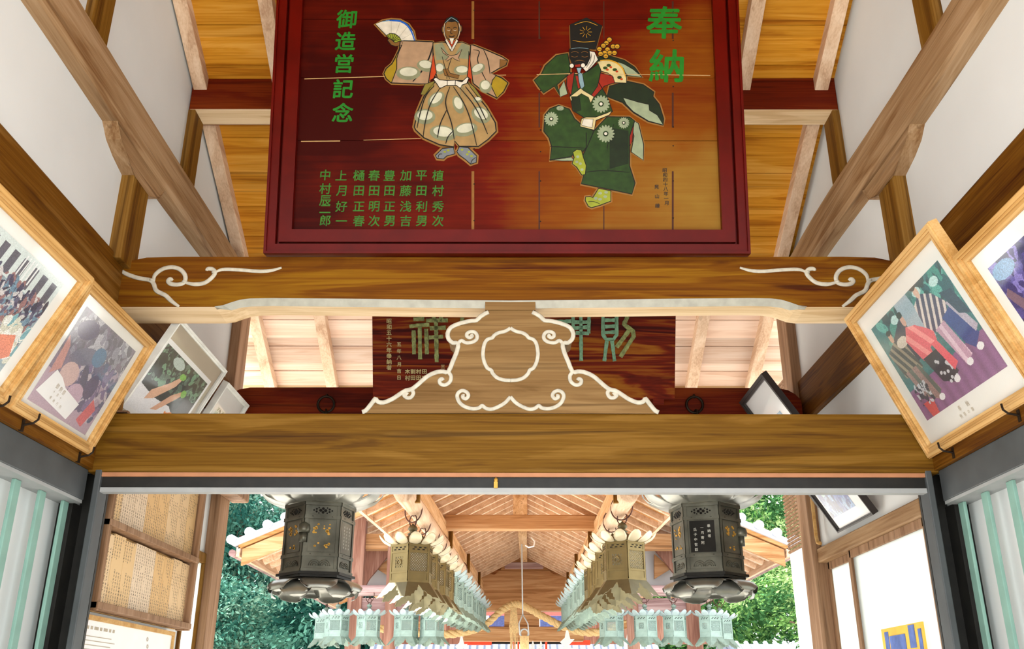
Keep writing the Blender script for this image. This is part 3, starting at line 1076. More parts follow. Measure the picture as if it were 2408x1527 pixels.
Pic.SPLIT = {(Z2, 'sock'): [(1000, 890), (1125, 895)], (Z2, 'sleeve'): [(790, 370), (1270, 400)], (Z3, 'sock'): [(510, 1150), (395, 940)], (Z3, 'sleeve'): [(250, 440), (640, 390), (740, 600)],
             (Z3, 'chrysanthemum'): [(525, 605), (237, 692), (552, 778), (656, 716), (288, 632)]}
d1 = Pic('painted_dancer', 'painted masked dancer in tan robes raising a white fan', Z2)
d1.poly('sock', [(945, 902), (985, 862), (1050, 855), (1057, 892), (1010, 905), (992, 922), (955, 918)], 'slate', 2.6, halo=26)
d1.poly('sock', [(1070, 880), (1085, 850), (1135, 856), (1185, 905), (1182, 942), (1150, 952), (1120, 925), (1085, 900)], 'slate', 2.6, halo=26)
for c in ((1000, 880), (1020, 872), (1100, 868), (1130, 895), (1155, 905), (1140, 880)):
    d1.ell('sock', c, 8, 6, 'lime')
d1.line('sock', [(962, 915), (968, 895), (985, 893)], 2); d1.line('sock', [(1150, 950), (1158, 930), (1180, 912)], 2)
d1.poly('fan', [(598, 140), (640, 122), (690, 114), (742, 118), (788, 142), (818, 185), (832, 238), (752, 243), (738, 217), (712, 197), (682, 194), (660, 206)], 'white', 2.2, halo=22)
d1.line('fan', [(660, 120), (700, 120), (745, 125), (785, 150), (810, 190), (825, 236)], 11, 'blue')
d1.line('fan', [(640, 126), (680, 120)], 6, 'sky')
d1.poly('fan', [(662, 206), (682, 194), (712, 198), (738, 218), (752, 243), (700, 250), (686, 238)], 'lime', 2)
for p in ((668, 203), (680, 196), (695, 195), (710, 198), (724, 206), (735, 215), (743, 226)):
    d1.line('fan', [p, (696, 244)], 1.6, 'black', 0)
for a, b_ in (((612, 142), (664, 206)), ((690, 116), (690, 194)), ((745, 122), (716, 200)), ((790, 148), (735, 216)), ((820, 190), (746, 232))):
    d1.line('fan', [a, b_], 1.0, 'cloud grey', 0)
d1.poly('hand', [(668, 234), (680, 224), (692, 232), (712, 250), (742, 238), (756, 250), (748, 266), (715, 270), (690, 262)], 'skin', 2)
SL = [(742, 240), (765, 238), (850, 240), (932, 244), (945, 280), (930, 350), (918, 400), (905, 487), (850, 488), (690, 482), (662, 458), (648, 428), (662, 398), (695, 370), (714, 335), (738, 285)]
d1.poly('sleeve', SL, 'rose tan', 3.4, halo=20)
d1.poly('sleeve', [(738, 285), (752, 262), (735, 300), (722, 340), (722, 400), (692, 480), (662, 458), (648, 428), (662, 398), (695, 370), (714, 335)], 'mustard', 2.6)
SR = [(1140, 262), (1165, 262), (1260, 300), (1330, 330), (1364, 352), (1355, 378), (1318, 396), (1268, 425), (1300, 440), (1330, 452), (1366, 482), (1340, 532), (1302, 570), (1215, 525), (1165, 485), (1148, 400)]
d1.poly('sleeve', SR, 'rose tan', 3.4, halo=20)
d1.poly('sleeve', [(1268, 500), (1276, 466), (1297, 440), (1330, 455), (1366, 482), (1340, 534), (1302, 570)], 'mustard', 2.6)
d1.poly('sleeve', [(1320, 345), (1364, 352), (1352, 380), (1318, 396)], 'skin', 1.8)
d1.line('sleeve', [(932, 262), (908, 340), (862, 420), (815, 474)], 4.5); d1.line('sleeve', [(1165, 290), (1200, 300), (1190, 350), (1215, 420), (1260, 505)], 3)
d1.line('sleeve', [(1225, 290), (1250, 350), (1262, 430)], 2.6)
d1.poly('trousers', [(950, 470), (1040, 480), (1135, 482), (1190, 560), (1240, 622), (1292, 712), (1298, 762), (1250, 810), (1195, 850), (1085, 850), (1057, 818), (1052, 853), (970, 840), (880, 800), (832, 755), (824, 738), (842, 650), (880, 560), (918, 505)], 'tan', 3.6, halo=26)
d1.poly('trousers', [(860, 548), (885, 490), (940, 470), (935, 505), (885, 553)], 'olive', 2)
d1.poly('trousers', [(1130, 470), (1175, 510), (1215, 568), (1190, 560), (1150, 510)], 'olive', 2)
for x, y, rx, ry, an in ((890, 375, 44, 26, -10), (790, 418, 60, 30, 0), (1100, 405, 40, 26, 0), (1190, 395, 40, 22, 30), (1235, 495, 30, 30, 30), (950, 570, 48, 28, 40), (1078, 600, 26, 42, 20), (885, 670, 52, 34, 0), (1210, 660, 50, 34, -30), (990, 765, 66, 34, -8), (1120, 745, 60, 30, 12), (965, 390, 22, 26, 0), (1190, 575, 22, 12, 0)):
    part = 'sleeve' if y < 520 and (x < 920 or x > 1150) else ('trousers' if y > 500 else 'robe')
    d1.ell(part, (x, y + 8), rx * 1.18, ry * 1.3, 'cloud grey', ang=-an)
    d1.ell(part, (x, y), rx * .86, ry * .85, 'cloud', ang=-an)
d1.poly('robe', [(932, 252), (985, 246), (1040, 258), (1100, 246), (1150, 266), (1142, 400), (1136, 452), (1110, 470), (962, 468), (950, 430), (932, 330)], 'tan', 3.0, halo=18)
d1.poly('robe', [(940, 262), (985, 250), (1030, 330), (1000, 350), (950, 352)], 'cloud grey', 0); d1.poly('robe', [(1100, 252), (1145, 270), (1140, 345), (1075, 340), (1060, 320)], 'cloud grey', 0)
for x, y, rx, ry in ((970, 395, 26, 28), (1100, 405, 40, 24)):
    d1.ell('robe', (x, y + 5), rx * 1.2, ry * 1.2, 'cloud grey'); d1.ell('robe', (x, y), rx * .85, ry * .8, 'cloud')
d1.poly('robe', [(934, 310), (952, 425), (935, 458), (908, 472), (920, 400)], 'orange', 2.4); d1.poly('robe', [(1140, 300), (1150, 380), (1162, 468), (1130, 445), (1136, 400)], 'orange', 2.4)
d1.poly('robe', [(1000, 240), (1038, 300), (1078, 240), (1062, 225), (1012, 225)], 'orange', 2)
d1.poly('robe', [(1002, 236), (1012, 228), (1045, 285), (1035, 300)], 'white', 1.6); d1.poly('robe', [(1078, 240), (1068, 230), (1034, 292), (1044, 302)], 'white', 1.6)
d1.poly('robe', [(978, 278), (1012, 318), (1038, 326), (1072, 318), (1100, 288), (1080, 338), (1088, 358), (1060, 348), (1046, 336), (1012, 358), (1006, 350), (1024, 332), (990, 310)], 'rose tan', 1.8)
d1.line('robe', [(1040, 340), (1020, 400), (1012, 460)], 2); d1.line('robe', [(985, 330), (1010, 420), (1030, 460)], 2)
d1.poly('robe', [(990, 405), (1018, 402), (1032, 428), (1085, 440), (1078, 460), (1000, 440)], 'skin', 1.6)
d1.poly('belt', [(935, 462), (950, 452), (972, 466), (1015, 470), (1060, 468), (1100, 478), (1128, 450), (1140, 456), (1128, 486), (1100, 496), (1090, 516), (1068, 498), (1010, 498), (972, 516), (955, 490)], 'white', 2.4)
d1.line('belt', [(1015, 468), (1015, 500)], 2, 'black', 0); d1.line('belt', [(1062, 466), (1060, 500)], 2, 'black', 0); d1.line('belt', [(1098, 500), (1088, 560)], 3, 'cloud grey', 0); d1.line('belt', [(1104, 500), (1116, 562)], 3, 'cloud grey', 0)
for ln in ([(940, 500), (890, 560), (858, 660), (840, 745)], [(975, 510), (920, 600), (890, 700), (875, 795)], [(1030, 505), (1005, 600), (1040, 720), (1055, 812)], [(1012, 640), (975, 720), (958, 800)], [(1050, 505), (1110, 600), (1150, 700), (1185, 846)], [(1085, 510), (1160, 600), (1210, 690), (1248, 780)], [(1120, 505), (1190, 600), (1240, 700)], [(1052, 760), (1020, 795), (1006, 835)]):
    d1.line('trousers', ln, 3)
d1.ell('head', (1040, 178), 52, 66, 'halo'); d1.ell('head', (1040, 176), 42, 62, 'skin', 2.2)
d1.ell('head', (992, 175), 9, 20, 'skin', 1.8); d1.ell('head', (1092, 170), 8, 20, 'skin', 1.8)
d1.poly('head', [(998, 136), (1012, 112), (1040, 97), (1070, 110), (1086, 138), (1060, 128), (1040, 132), (1018, 128)], 'black', 1.5)
d1.line('head', [(1005, 135), (1030, 112), (1040, 108), (1060, 118), (1082, 134)], 4, 'sky'); d1.line('head', [(1000, 140), (996, 180), (1006, 232)], 2.6, 'white'); d1.line('head', [(1084, 140), (1088, 180), (1076, 232)], 2.6, 'white')
d1.line('head', [(1012, 168), (1022, 162), (1032, 168)], 2.4); d1.line('head', [(1050, 168), (1060, 162), (1070, 168)], 2.4); d1.line('head', [(1014, 178), (1024, 182), (1032, 178)], 2, 'white'); d1.line('head', [(1050, 178), (1060, 182), (1068, 178)], 2, 'white')
d1.line('head', [(1040, 172), (1034, 196), (1046, 198)], 2); d1.line('head', [(1024, 212), (1040, 218), (1058, 211)], 3.2); d1.poly('head', [(1026, 225), (1055, 225), (1046, 258), (1038, 262)], 'white', 1.4)
d1.done('robe')

d2 = Pic('painted_dancer', 'painted black-masked dancer in dark green robes lifting one knee', Z3)
d2.poly('sock', [(452, 1196), (434, 1162), (436, 1142), (462, 1140), (478, 1145), (512, 1092), (582, 1106), (582, 1166), (520, 1190), (470, 1204)], 'lime', 2.6, halo=22)
d2.line('sock', [(450, 1170), (480, 1168), (520, 1182)], 1.8)
for c in ((520, 1120), (550, 1140), (520, 1155), (555, 1115), (495, 1150)):
    d2.ell('sock', c, 11, 8, 'sage')
d2.poly('sleeve', [(332, 310), (346, 380), (345, 420), (318, 450), (270, 492), (288, 560), (255, 500), (192, 540), (166, 506), (138, 466), (180, 430), (202, 382), (268, 322)], 'green', 2.8, sm=0, halo=22)
d2.poly('sleeve', [(312, 470), (332, 545), (288, 563), (282, 520)], 'sage', 2.2)
d2.poly('sleeve', [(500, 330), (585, 328), (660, 350), (720, 390), (764, 448), (690, 440), (600, 420), (520, 400)], 'dark green', 2.4, halo=18)
d2.poly('sleeve', [(612, 358), (660, 372), (715, 405), (762, 448), (680, 440)], 'sage', 2.2)
d2.poly('sleeve', [(575, 500), (680, 472), (770, 492), (832, 535), (826, 560), (862, 605), (888, 690), (886, 726), (800, 705), (715, 655), (650, 595), (560, 560)], 'dark green', 2.8, halo=22)
d2.poly('sleeve', [(654, 566), (740, 592), (802, 606), (806, 640), (852, 668), (884, 724), (800, 702), (712, 648), (672, 606)], 'sage', 2.2)
d2.poly('fan', [(505, 358), (560, 346), (620, 362), (655, 398), (674, 446), (672, 482), (600, 480), (596, 448), (565, 424), (522, 412)], 'cream', 2.4, halo=16)
d2.line('fan', [(520, 352), (570, 350), (620, 368), (652, 402), (668, 450)], 9, 'gold')
for c in ((570, 380), (605, 405), (632, 450), (550, 395)):
    d2.ell('fan', c, 13, 9, 'green'); d2.ell('fan', (c[0] + 12, c[1] + 10), 8, 6, 'orange')
d2.poly('robe', [(350, 420), (400, 440), (455, 410), (510, 370), (525, 410), (512, 480), (560, 560), (592, 648), (520, 680), (430, 684), (362, 642), (350, 570), (336, 480)], 'green', 2.6)
d2.poly('robe', [(520, 425), (590, 440), (606, 480), (545, 500), (470, 582), (462, 562), (505, 500)], 'red', 2.2)
d2.poly('robe', [(328, 442), (372, 418), (352, 556), (326, 500)], 'red', 2.2)
d2.poly('robe', [(390, 410), (418, 430), (430, 500), (410, 520), (396, 470)], 'sky', 1.8); d2.poly('robe', [(376, 440), (392, 440), (404, 510), (392, 516)], 'red', 1.4)
d2.poly('robe', [(344, 562), (395, 522), (408, 512), (424, 526), (484, 562), (466, 597), (452, 566), (412, 544), (352, 586)], 'cream', 2)
d2.poly('robe', [(352, 560), (400, 560), (410, 640), (372, 652)], 'dark green', 1.4)
d2.poly('trousers', [(690, 690), (742, 716), (772, 840), (770, 930), (700, 882), (716, 790)], 'sage', 2.4, halo=16)
d2.poly('trousers', [(686, 692), (716, 716), (706, 820), (692, 850)], 'red', 1.8)
d2.poly('trousers', [(200, 668), (230, 632), (280, 612), (342, 634), (372, 690), (422, 732), (484, 762), (446, 850), (420, 880), (384, 870), (350, 912), (230, 930), (240, 852), (224, 800), (194, 762)], 'green', 2.8, halo=22)
d2.poly('trousers', [(226, 928), (350, 908), (372, 934), (300, 934)], 'sage', 2)
d2.poly('trousers', [(484, 760), (560, 678), (690, 680), (720, 702), (690, 792), (690, 962), (722, 1062), (704, 1126), (592, 1102), (410, 1066), (430, 1002), (420, 902), (446, 850)], 'green', 2.8, halo=22)
d2.line('trousers', [(600, 720), (560, 860), (566, 990)], 2.6); d2.line('trousers', [(430, 1000), (540, 990), (690, 1000)], 2.4); d2.line('trousers', [(230, 850), (330, 855), (430, 860)], 2.4); d2.line('trousers', [(440, 770), (440, 850)], 2.4)
d2.poly('trousers', [(445, 860), (560, 860), (570, 980), (430, 990)], 'green', 0); d2.poly('trousers', [(575, 740), (684, 760), (684, 950), (575, 980)], 'dark green', 0)
d2.poly('belt', [(412, 690), (440, 680), (494, 680), (560, 656), (586, 645), (574, 668), (496, 700), (486, 756), (404, 735)], 'cream', 2.4); d2.poly('belt', [(424, 690), (480, 692), (474, 742), (412, 728)], 'white', 1.6)
d2.poly('sock', [(362, 884), (384, 868), (412, 872), (422, 910), (440, 962), (434, 1012), (414, 1016), (384, 970), (358, 950), (370, 914)], 'lime', 2.4, halo=14)
for c in ((390, 910), (405, 950), (415, 985), (385, 940)):
    d2.ell('sock', c, 9, 8, 'sage')
for (cx_, cy_), r in (((525, 605), 52), ((237, 692), 42), ((552, 778), 52), ((656, 716), 34), ((288, 632), 22)):
    for k in range(16):
        a = k * math.pi / 8
        d2.ell('chrysanthemum', (cx_ + math.cos(a) * r * .64, cy_ + math.sin(a) * r * .64 * (.5 if r == 22 else 1)), r * .36, r * .15, 'sage', n=10, ang=math.degrees(a))
    d2.ell('chrysanthemum', (cx_, cy_), r * .2, r * .2, 'white', 1, n=10)
for c in ((573, 235), (555, 255), (538, 270), (515, 290), (594, 275), (618, 275), (562, 292), (545, 312), (575, 312), (602, 312), (522, 318), (552, 332)):
    d2.ell('bell_cluster', c, 15, 14, 'gold', 2, n=12); d2.line('bell_cluster', [(c[0] - 8, c[1] + 3), (c[0] + 8, c[1] + 3)], 1.6, 'black', 0)
d2.poly('head', [(448, 300), (488, 308), (508, 352), (470, 395), (438, 422), (420, 402), (446, 352)], 'white', 2)
d2.line('head', [(470, 315), (462, 360), (438, 400)], 1.6); d2.line('head', [(488, 325), (480, 365), (450, 405)], 1.6)
d2.poly('hat', [(346, 150), (440, 110), (530, 156), (492, 292), (420, 284), (350, 292)], 'black', 2, halo=12)
d2.line('hat', [(372, 150), (440, 132), (505, 155)], 3, 'gold'); d2.line('hat', [(360, 240), (420, 250), (490, 245)], 3, 'gold')
for k in range(9):
    a = k * 2 * math.pi / 9
    d2.line('hat', [(436 + 12 * math.cos(a), 192 + 12 * math.sin(a)), (436 + 36 * math.cos(a), 192 + 34 * math.sin(a))], 2.4, 'gold', 0)
d2.poly('mask', [(342, 290), (400, 284), (456, 292), (462, 340), (442, 384), (400, 402), (358, 372), (342, 340)], 'black', 2)
for ln in ([(352, 312), (375, 304), (395, 314)], [(410, 312), (430, 304), (450, 314)], [(352, 332), (372, 338), (390, 332)], [(412, 332), (430, 338), (450, 332)], [(372, 362), (400, 356), (430, 362)]):
    d2.line('mask', ln, 3, 'skin')
d2.line('mask', [(352, 290), (400, 284), (452, 290)], 3, 'sky'); d2.poly('mask', [(372, 382), (404, 378), (404, 394), (376, 396)], 'red', 1)
d2.ell('mask', (355, 388), 13, 13, 'white', 1.4); d2.ell('mask', (420, 386), 13, 13, 'white', 1.4); d2.poly('mask', [(382, 400), (412, 400), (402, 432), (392, 432)], 'sky', 1.2)
d2.done('robe')

mb = MB()
for a, b_, c in (((716, 186), (912, 180), 3.2), ((912, 180), (1190, 177), 2.0), ((1262, 176), (1400, 172), 3), ((1400, 174), (1670, 178), 2.6), ((708, 333), (800, 332), 3.6), ((855, 330), (990, 326), 2.2)):  # pale strips painted for light coming through the joints
    MB().ribbon([E(*a, .0012), E(*b_, .0012)], c * .0011, (0, 0, 1), .0004).build('joint_light_line', PAINT['edge'], ema, local=True)['label'] = 'painted line of light through an open board joint'
# lighter and darker upright strips over the battens
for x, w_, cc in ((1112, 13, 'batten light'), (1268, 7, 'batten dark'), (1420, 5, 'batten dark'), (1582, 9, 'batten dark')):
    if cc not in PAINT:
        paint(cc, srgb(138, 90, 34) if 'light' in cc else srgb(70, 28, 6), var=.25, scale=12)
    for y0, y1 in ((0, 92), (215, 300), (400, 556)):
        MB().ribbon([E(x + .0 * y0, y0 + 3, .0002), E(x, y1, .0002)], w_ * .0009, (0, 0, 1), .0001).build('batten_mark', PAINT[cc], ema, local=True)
rx, ux = V((1, 0, 0)), V((0, 1, 0))


def lettering(cells, size, mat, bold, label, tall=1.0):
    mb = MB()
    for ch, px, py in cells:
        write(mb, ch, E(px, py, .0015), rx, ux * tall, size, bold, slant=.06)
    o = mb.build('lettering', mat, ema, local=True)
    o['label'] = label


lettering([('奉', 1562, 53), ('納', 1567, 155)], .165, M['green_ink'], .022, 'two large green brushed characters at the upper right')
lettering(list(zip('御造営記念', (815, 813, 809, 807, 806), (45, 97, 150, 209, 265))), .094, M['green_ink'], .022, 'column of five green brushed characters at the left')
cols = ['中村辰二郎', '上月好一', '樋田正春', '春田明次', '豊田正男', '加藤浅吉', '平田利男', '植村秀次']
cells = []
for x, ctext in zip((765, 803, 844, 880, 916, 954, 991, 1030), cols):
    ys = (412, 444, 472, 492, 519) if len(ctext) == 5 else (413, 449, 486, 520)
    cells += [(ch, x, y) for ch, y in zip(ctext, ys)]
lettering(cells, .052, M['pale_green_ink'], .015, 'block of small worn green names at the lower left')
lettering([(ch, 1563 + i * .6, 401 + i * 11) for i, ch in enumerate('昭和四十八年一月')], .021, M['black_ink'], .01, 'small black date at the lower right')
lettering([(ch, 1544 + i, 440 + i * 22) for i, ch in enumerate('晃山繪')], .021, M['black_ink'], .01, 'small black signature at the lower right')
mb = MB()
for x in (1112, 1268, 1580):
    for y in (20, 90, 150, 210, 300, 350, 430, 520):
        p = E(x + 3, y + random.uniform(-8, 8), .001)
        MB().lathe([(.0035, 0), (.002, .001)], p, 6).build('nail_head', M['iron'], ema, local=True)

# ------------------------------------------------------------ framed photographs
def raster(nx, ny, base, noise=.1, seed=1, cell=6):
    rng = np.random.RandomState(seed)
    a = np.ones((ny, nx, 3)) * np.array(base)
    g = rng.rand(ny // cell + 2, nx // cell + 2)
    yy, xx = np.mgrid[0:ny, 0:nx]
    n = g[yy // cell, xx // cell] * .5 + rng.rand(ny, nx) * .5
    return a * (1 + noise * (n[..., None] * 2 - 1)), rng


def grid_uv(a):
    ny, nx = a.shape[:2]
    yy, xx = np.mgrid[0:ny, 0:nx]
    return (xx + .5) / nx, (yy + .5) / ny


def r_ell(a, cx, cy, rx, ry, col, ang=0, var=.0, rng=None):
    u, v = grid_uv(a)
    c, s = math.cos(R(ang)), math.sin(R(ang))
    x, y = (u - cx) * c + (v - cy) * s, -(u - cx) * s + (v - cy) * c
    k = (x / rx) ** 2 + (y / ry) ** 2 < 1
    col = np.array(col)
    if rng is not None and var:
        a[k] = col * (1 + var * (rng.rand(k.sum())[:, None] * 2 - 1))
    else:
        a[k] = col


def r_poly(a, pts, col, var=0, rng=None, stripes=None):
    u, v = grid_uv(a)
    ins = np.zeros(u.shape, bool)
    n = len(pts)
    for i in range(n):
        x1, y1 = pts[i]; x2, y2 = pts[(i + 1) % n]
        c = ((y1 > v) != (y2 > v)) & (u < (x2 - x1) * (v - y1) / ((y2 - y1) or 1e-9) + x1)
        ins ^= c
    col = np.array(col)
    a[ins] = col if not var else col * (1 + var * (rng.rand(ins.sum())[:, None] * 2 - 1))
    if stripes:
        c2, fr, sl = stripes
        k = ins & (np.sin((u + sl * v) * fr) > .25)
        a[k] = np.array(c2)


def c3(r, g, b): return np.array(srgb(r, g, b)[:3])


def crowd(a, rng, n, u0, u1, v0, v1, pal, s0=.012, s1=.035):
    for _ in range(n):
        v = rng.uniform(v0, v1)
        k = rng.randint(len(pal))
        r = rng.uniform(s0, s1)
        r_ell(a, rng.uniform(u0, u1), v, r * rng.uniform(.5, 1), r * rng.uniform(.8, 2.0), pal[k], rng.uniform(-40, 40), .3, rng)


def pic_parade():
    a, rng = raster(190, 150, c3(150, 168, 176), .15, 3)
    u, v = grid_uv(a)
    a[v > .72] = c3(206, 216, 214)
    for i in range(7):
        r_poly(a, [(.1 + i * .13, .74), (.17 + i * .13, .74), (.17 + i * .13, .95), (.1 + i * .13, .95)], c3(96, 96, 108), .2, rng)
    for i in range(5):
        r_poly(a, [(.5 + i * .04, .78), (.515 + i * .04, .78), (.515 + i * .04, .98), (.5 + i * .04, .98)], c3(228, 230, 230))
    crowd(a, rng, 620, 0, 1, .34, .76, [c3(74, 72, 96), c3(96, 94, 116), c3(200, 196, 196), c3(60, 62, 80), c3(150, 112, 112), c3(110, 140, 160)], .01, .03)
    crowd(a, rng, 60, .72, 1, .2, .5, [c3(206, 206, 190), c3(120, 170, 180), c3(226, 226, 220)], .02, .05)
    r_poly(a, [(.3, .72), (.38, .7), (.5, .5), (.4, .3), (.22, .1), (.16, .2), (.3, .5)], c3(56, 150, 196), .2, rng)
    r_ell(a, .32, .62, .05, .05, c3(226, 230, 230)); r_ell(a, .36, .45, .04, .06, c3(140, 196, 220)); r_ell(a, .25, .25, .04, .05, c3(200, 220, 226))
    r_poly(a, [(.62, .12), (.8, .06), (.98, .22), (.9, .4), (.7, .3)], c3(222, 140, 116), .25, rng)
    r_ell(a, .74, .2, .05, .05, c3(236, 206, 190)); r_ell(a, .56, .12, .06, .06, c3(70, 70, 90), 0, .4, rng)
    return a


def pic_procession():
    a, rng = raster(190, 160, c3(112, 98, 124), .25, 5)
    u, v = grid_uv(a)
    k = v < .35
    a[k] = c3(176, 150, 168)
    crowd(a, rng, 300, 0, 1, .55, 1, [c3(100, 96, 118), c3(140, 138, 156), c3(84, 80, 100), c3(180, 180, 190)], .015, .05)
    crowd(a, rng, 160, .4, 1, .15, .7, [c3(76, 70, 110), c3(110, 96, 140), c3(170, 150, 170), c3(60, 80, 120), c3(190, 180, 190)], .02, .06)
    r_ell(a, .2, .84, .15, .1, c3(64, 52, 96), 20, .3, rng)
    r_ell(a, .36, .62, .2, .09, c3(96, 96, 122), 25, .2, rng)
    r_ell(a, .55, .7, .1, .1, c3(56, 110, 150), 0, .3, rng)
    r_ell(a, .52, .45, .05, .14, c3(60, 62, 96), 30, .3, rng)
    r_ell(a, .3, .4, .13, .12, c3(204, 172, 168), 0, .1, rng)
    r_ell(a, .52, .28, .12, .1, c3(190, 160, 180), 0, .1, rng)
    r_ell(a, .68, .42, .09, .13, c3(60, 56, 100), 0, .3, rng)
    r_poly(a, [(.74, .08), (.86, .04), (.93, .26), (.82, .34)], c3(206, 84, 92), .25, rng)
    r_poly(a, [(.02, .7), (.1, .62), (.16, .4), (.05, .3)], c3(190, 130, 124), .2, rng)
    return a * .85 + .12  # lifted towards white for haze reflected in the glass


def pic_offering():
    a, rng = raster(170, 140, c3(52, 54, 52), .35, 8)
    crowd(a, rng, 260, 0, 1, .5, 1, [c3(44, 60, 44), c3(90, 110, 96), c3(34, 38, 36), c3(110, 150, 120)], .01, .045)
    r_ell(a, .35, .9, .12, .08, c3(180, 196, 190), 0, .2, rng)
    r_poly(a, [(0, 0), (1, 0), (1, .1), (.62, .34), (.3, .3), (0, .35)], c3(232, 232, 236), .05, rng)
    r_poly(a, [(.7, .2), (.98, .1), (1, .6), (.82, .62)], c3(70, 66, 64), .3, rng)
    r_poly(a, [(.18, .2), (.3, .28), (.52, .62), (.56, .78), (.5, .76), (.4, .6), (.2, .36)], c3(226, 180, 150), .08, rng)
    r_poly(a, [(.36, .14), (.46, .18), (.66, .5), (.74, .64), (.66, .62), (.54, .48)], c3(218, 168, 138), .08, rng)
    r_ell(a, .54, .8, .06, .05, c3(120, 180, 70), 30, .4, rng); r_ell(a, .72, .62, .05, .06, c3(130, 186, 80), 0, .4, rng)
    for i in range(22):
        r_ell(a, rng.uniform(.62, .9), rng.uniform(.06, .26), .02, rng.uniform(.03, .07), c3(236, 140, 56), rng.uniform(-50, 50), .3, rng)
    return a


def pic_tree():
    a, rng = raster(70, 60, c3(196, 206, 190), .15, 9)
    crowd(a, rng, 300, 0, 1, 0, 1, [c3(110, 124, 96), c3(150, 162, 132), c3(226, 230, 220), c3(84, 92, 76)], .01, .04)
    return a


def pic_dancers():
    a, rng = raster(220, 170, c3(40, 112, 116), .3, 11)
    u, v = grid_uv(a)
    crowd(a, rng, 180, .1, 1, .6, 1, [c3(24, 84, 96), c3(60, 140, 130), c3(20, 60, 70), c3(90, 170, 160)], .015, .06)
    for c in ((.66, .94), (.3, .9), (.86, .9)):
        r_ell(a, c[0], c[1], .05, .04, c3(190, 222, 220), 0, .2, rng)
    r_poly(a, [(.38, 1), (.55, 1), (.6, .55), (.34, .55)], c3(156, 176, 190), .12, rng)
    r_poly(a, [(.12, .74), (.38, .9), (.4, .5), (.1, .42)], c3(26, 40, 66), .3, rng)
    fl = v < .30 + .05 * u
    a[fl] = c3(132, 86, 130) * (1 + .15 * np.sin(u[fl] * 60)[:, None])
    # left dancer: dark patterned robe, tan trousers
    r_poly(a, [(.02, .7), (.16, .76), (.26, .66), (.3, .42), (.22, .36), (.06, .42)], c3(52, 62, 66), .5, rng, (c3(150, 140, 120), 90, .4))
    r_poly(a, [(.08, .46), (.26, .46), (.34, .16), (.26, .1), (.12, .2)], c3(150, 120, 116), .3, rng, (c3(84, 96, 90), 60, .2))
    r_ell(a, .15, .8, .025, .05, c3(206, 160, 136)); r_ell(a, .15, .85, .03, .025, c3(30, 24, 24)); r_ell(a, .24, .70, .07, .05, c3(214, 204, 190), 0, .15, rng)
    # second dancer: pink robe over black flowered trousers
    r_poly(a, [(.28, .68), (.36, .78), (.46, .74), (.6, .60), (.58, .52), (.48, .5), (.46, .4), (.34, .44)], c3(226, 96, 110), .15, rng, (c3(244, 150, 150), 50, .5))
    r_poly(a, [(.34, .46), (.52, .46), (.6, .2), (.5, .14), (.4, .2)], c3(28, 30, 48), .4, rng)
    for _ in range(16):
        r_ell(a, rng.uniform(.4, .58), rng.uniform(.16, .4), .014, .016, c3(200, 200, 206))
    r_poly(a, [(.5, .52), (.57, .52), (.64, .26), (.57, .22)], c3(228, 92, 106), .1, rng)
    r_ell(a, .375, .84, .026, .055, c3(214, 168, 150)); r_ell(a, .37, .9, .032, .03, c3(26, 22, 26))
    # third dancer: striped robe, pale pink trousers
    r_poly(a, [(.56, .86), (.66, .92), (.78, .84), (.86, .7), (.78, .58), (.62, .56), (.54, .66)], c3(70, 62, 96), .2, rng, (c3(220, 206, 200), 95, -.5))
    r_poly(a, [(.62, .58), (.74, .6), (.8, .24), (.70, .2)], c3(190, 150, 172), .12, rng, (c3(220, 190, 206), 70, .1))
    r_ell(a, .655, .94, .026, .06, c3(222, 180, 160)); r_ell(a, .645, 1.0, .035, .035, c3(30, 24, 30))
    # fourth: deep blue trousers and rope
    r_poly(a, [(.74, .62), (.86, .66), (.96, .34), (.86, .26), (.8, .34)], c3(38, 62, 132), .2, rng)
    r_poly(a, [(.84, .7), (.9, .7), (.99, .4), (.94, .36)], c3(180, 170, 186), .2, rng)
    r_poly(a, [(.84, .8), (.96, .76), (1, .5), (.9, .56)], c3(28, 60, 84), .3, rng)
    for c in ((.3, .1), (.54, .15), (.74, .2), (.9, .25)):
        r_ell(a, c[0], c[1], .035, .03, c3(232, 230, 232), 20)
    # pot of sprigs
    r_poly(a, [(.07, .14), (.2, .14), (.18, 0), (.09, 0)], c3(206, 74, 76), .1, rng)
    crowd(a, rng, 50, .06, .22, .12, .3, [c3(40, 52, 70), c3(196, 200, 206)], .008, .02)
    return a * .92 + .05  # slight lift paints in reflected haze over the print


def pic_violet():
    a, rng = raster(170, 130, c3(70, 62, 130), .4, 13)
    crowd(a, rng, 260, 0, 1, .1, 1, [c3(52, 46, 110), c3(96, 88, 160), c3(40, 40, 90), c3(130, 120, 190)], .02, .06)
    crowd(a, rng, 130, .25, 1, .1, .7, [c3(226, 206, 226), c3(196, 120, 160), c3(150, 140, 200), c3(236, 230, 240)], .012, .04)
    r_ell(a, .12, .9, .12, .08, c3(110, 150, 190), 0, .3, rng); r_ell(a, .5, .94, .12, .05, c3(214, 214, 236), 20, .2, rng)
    r_poly(a, [(0, .7), (.05, .75), (.4, 0), (.25, 0)], c3(120, 92, 110), .1, rng)
    return a


def pic_blue():
    a, rng = raster(70, 60, c3(86, 124, 186), .3, 15)
    crowd(a, rng, 160, 0, 1, 0, .6, [c3(56, 88, 150), c3(120, 160, 200), c3(40, 70, 120)], .02, .06)
    r_ell(a, .3, .62, .25, .06, c3(226, 232, 240), -10, .1, rng); r_ell(a, .6, .75, .2, .05, c3(210, 220, 236), 10, .1, rng)
    r_poly(a, [(.15, .4), (.4, .48), (.45, .42), (.2, .32)], c3(150, 190, 190), .1, rng)
    return a


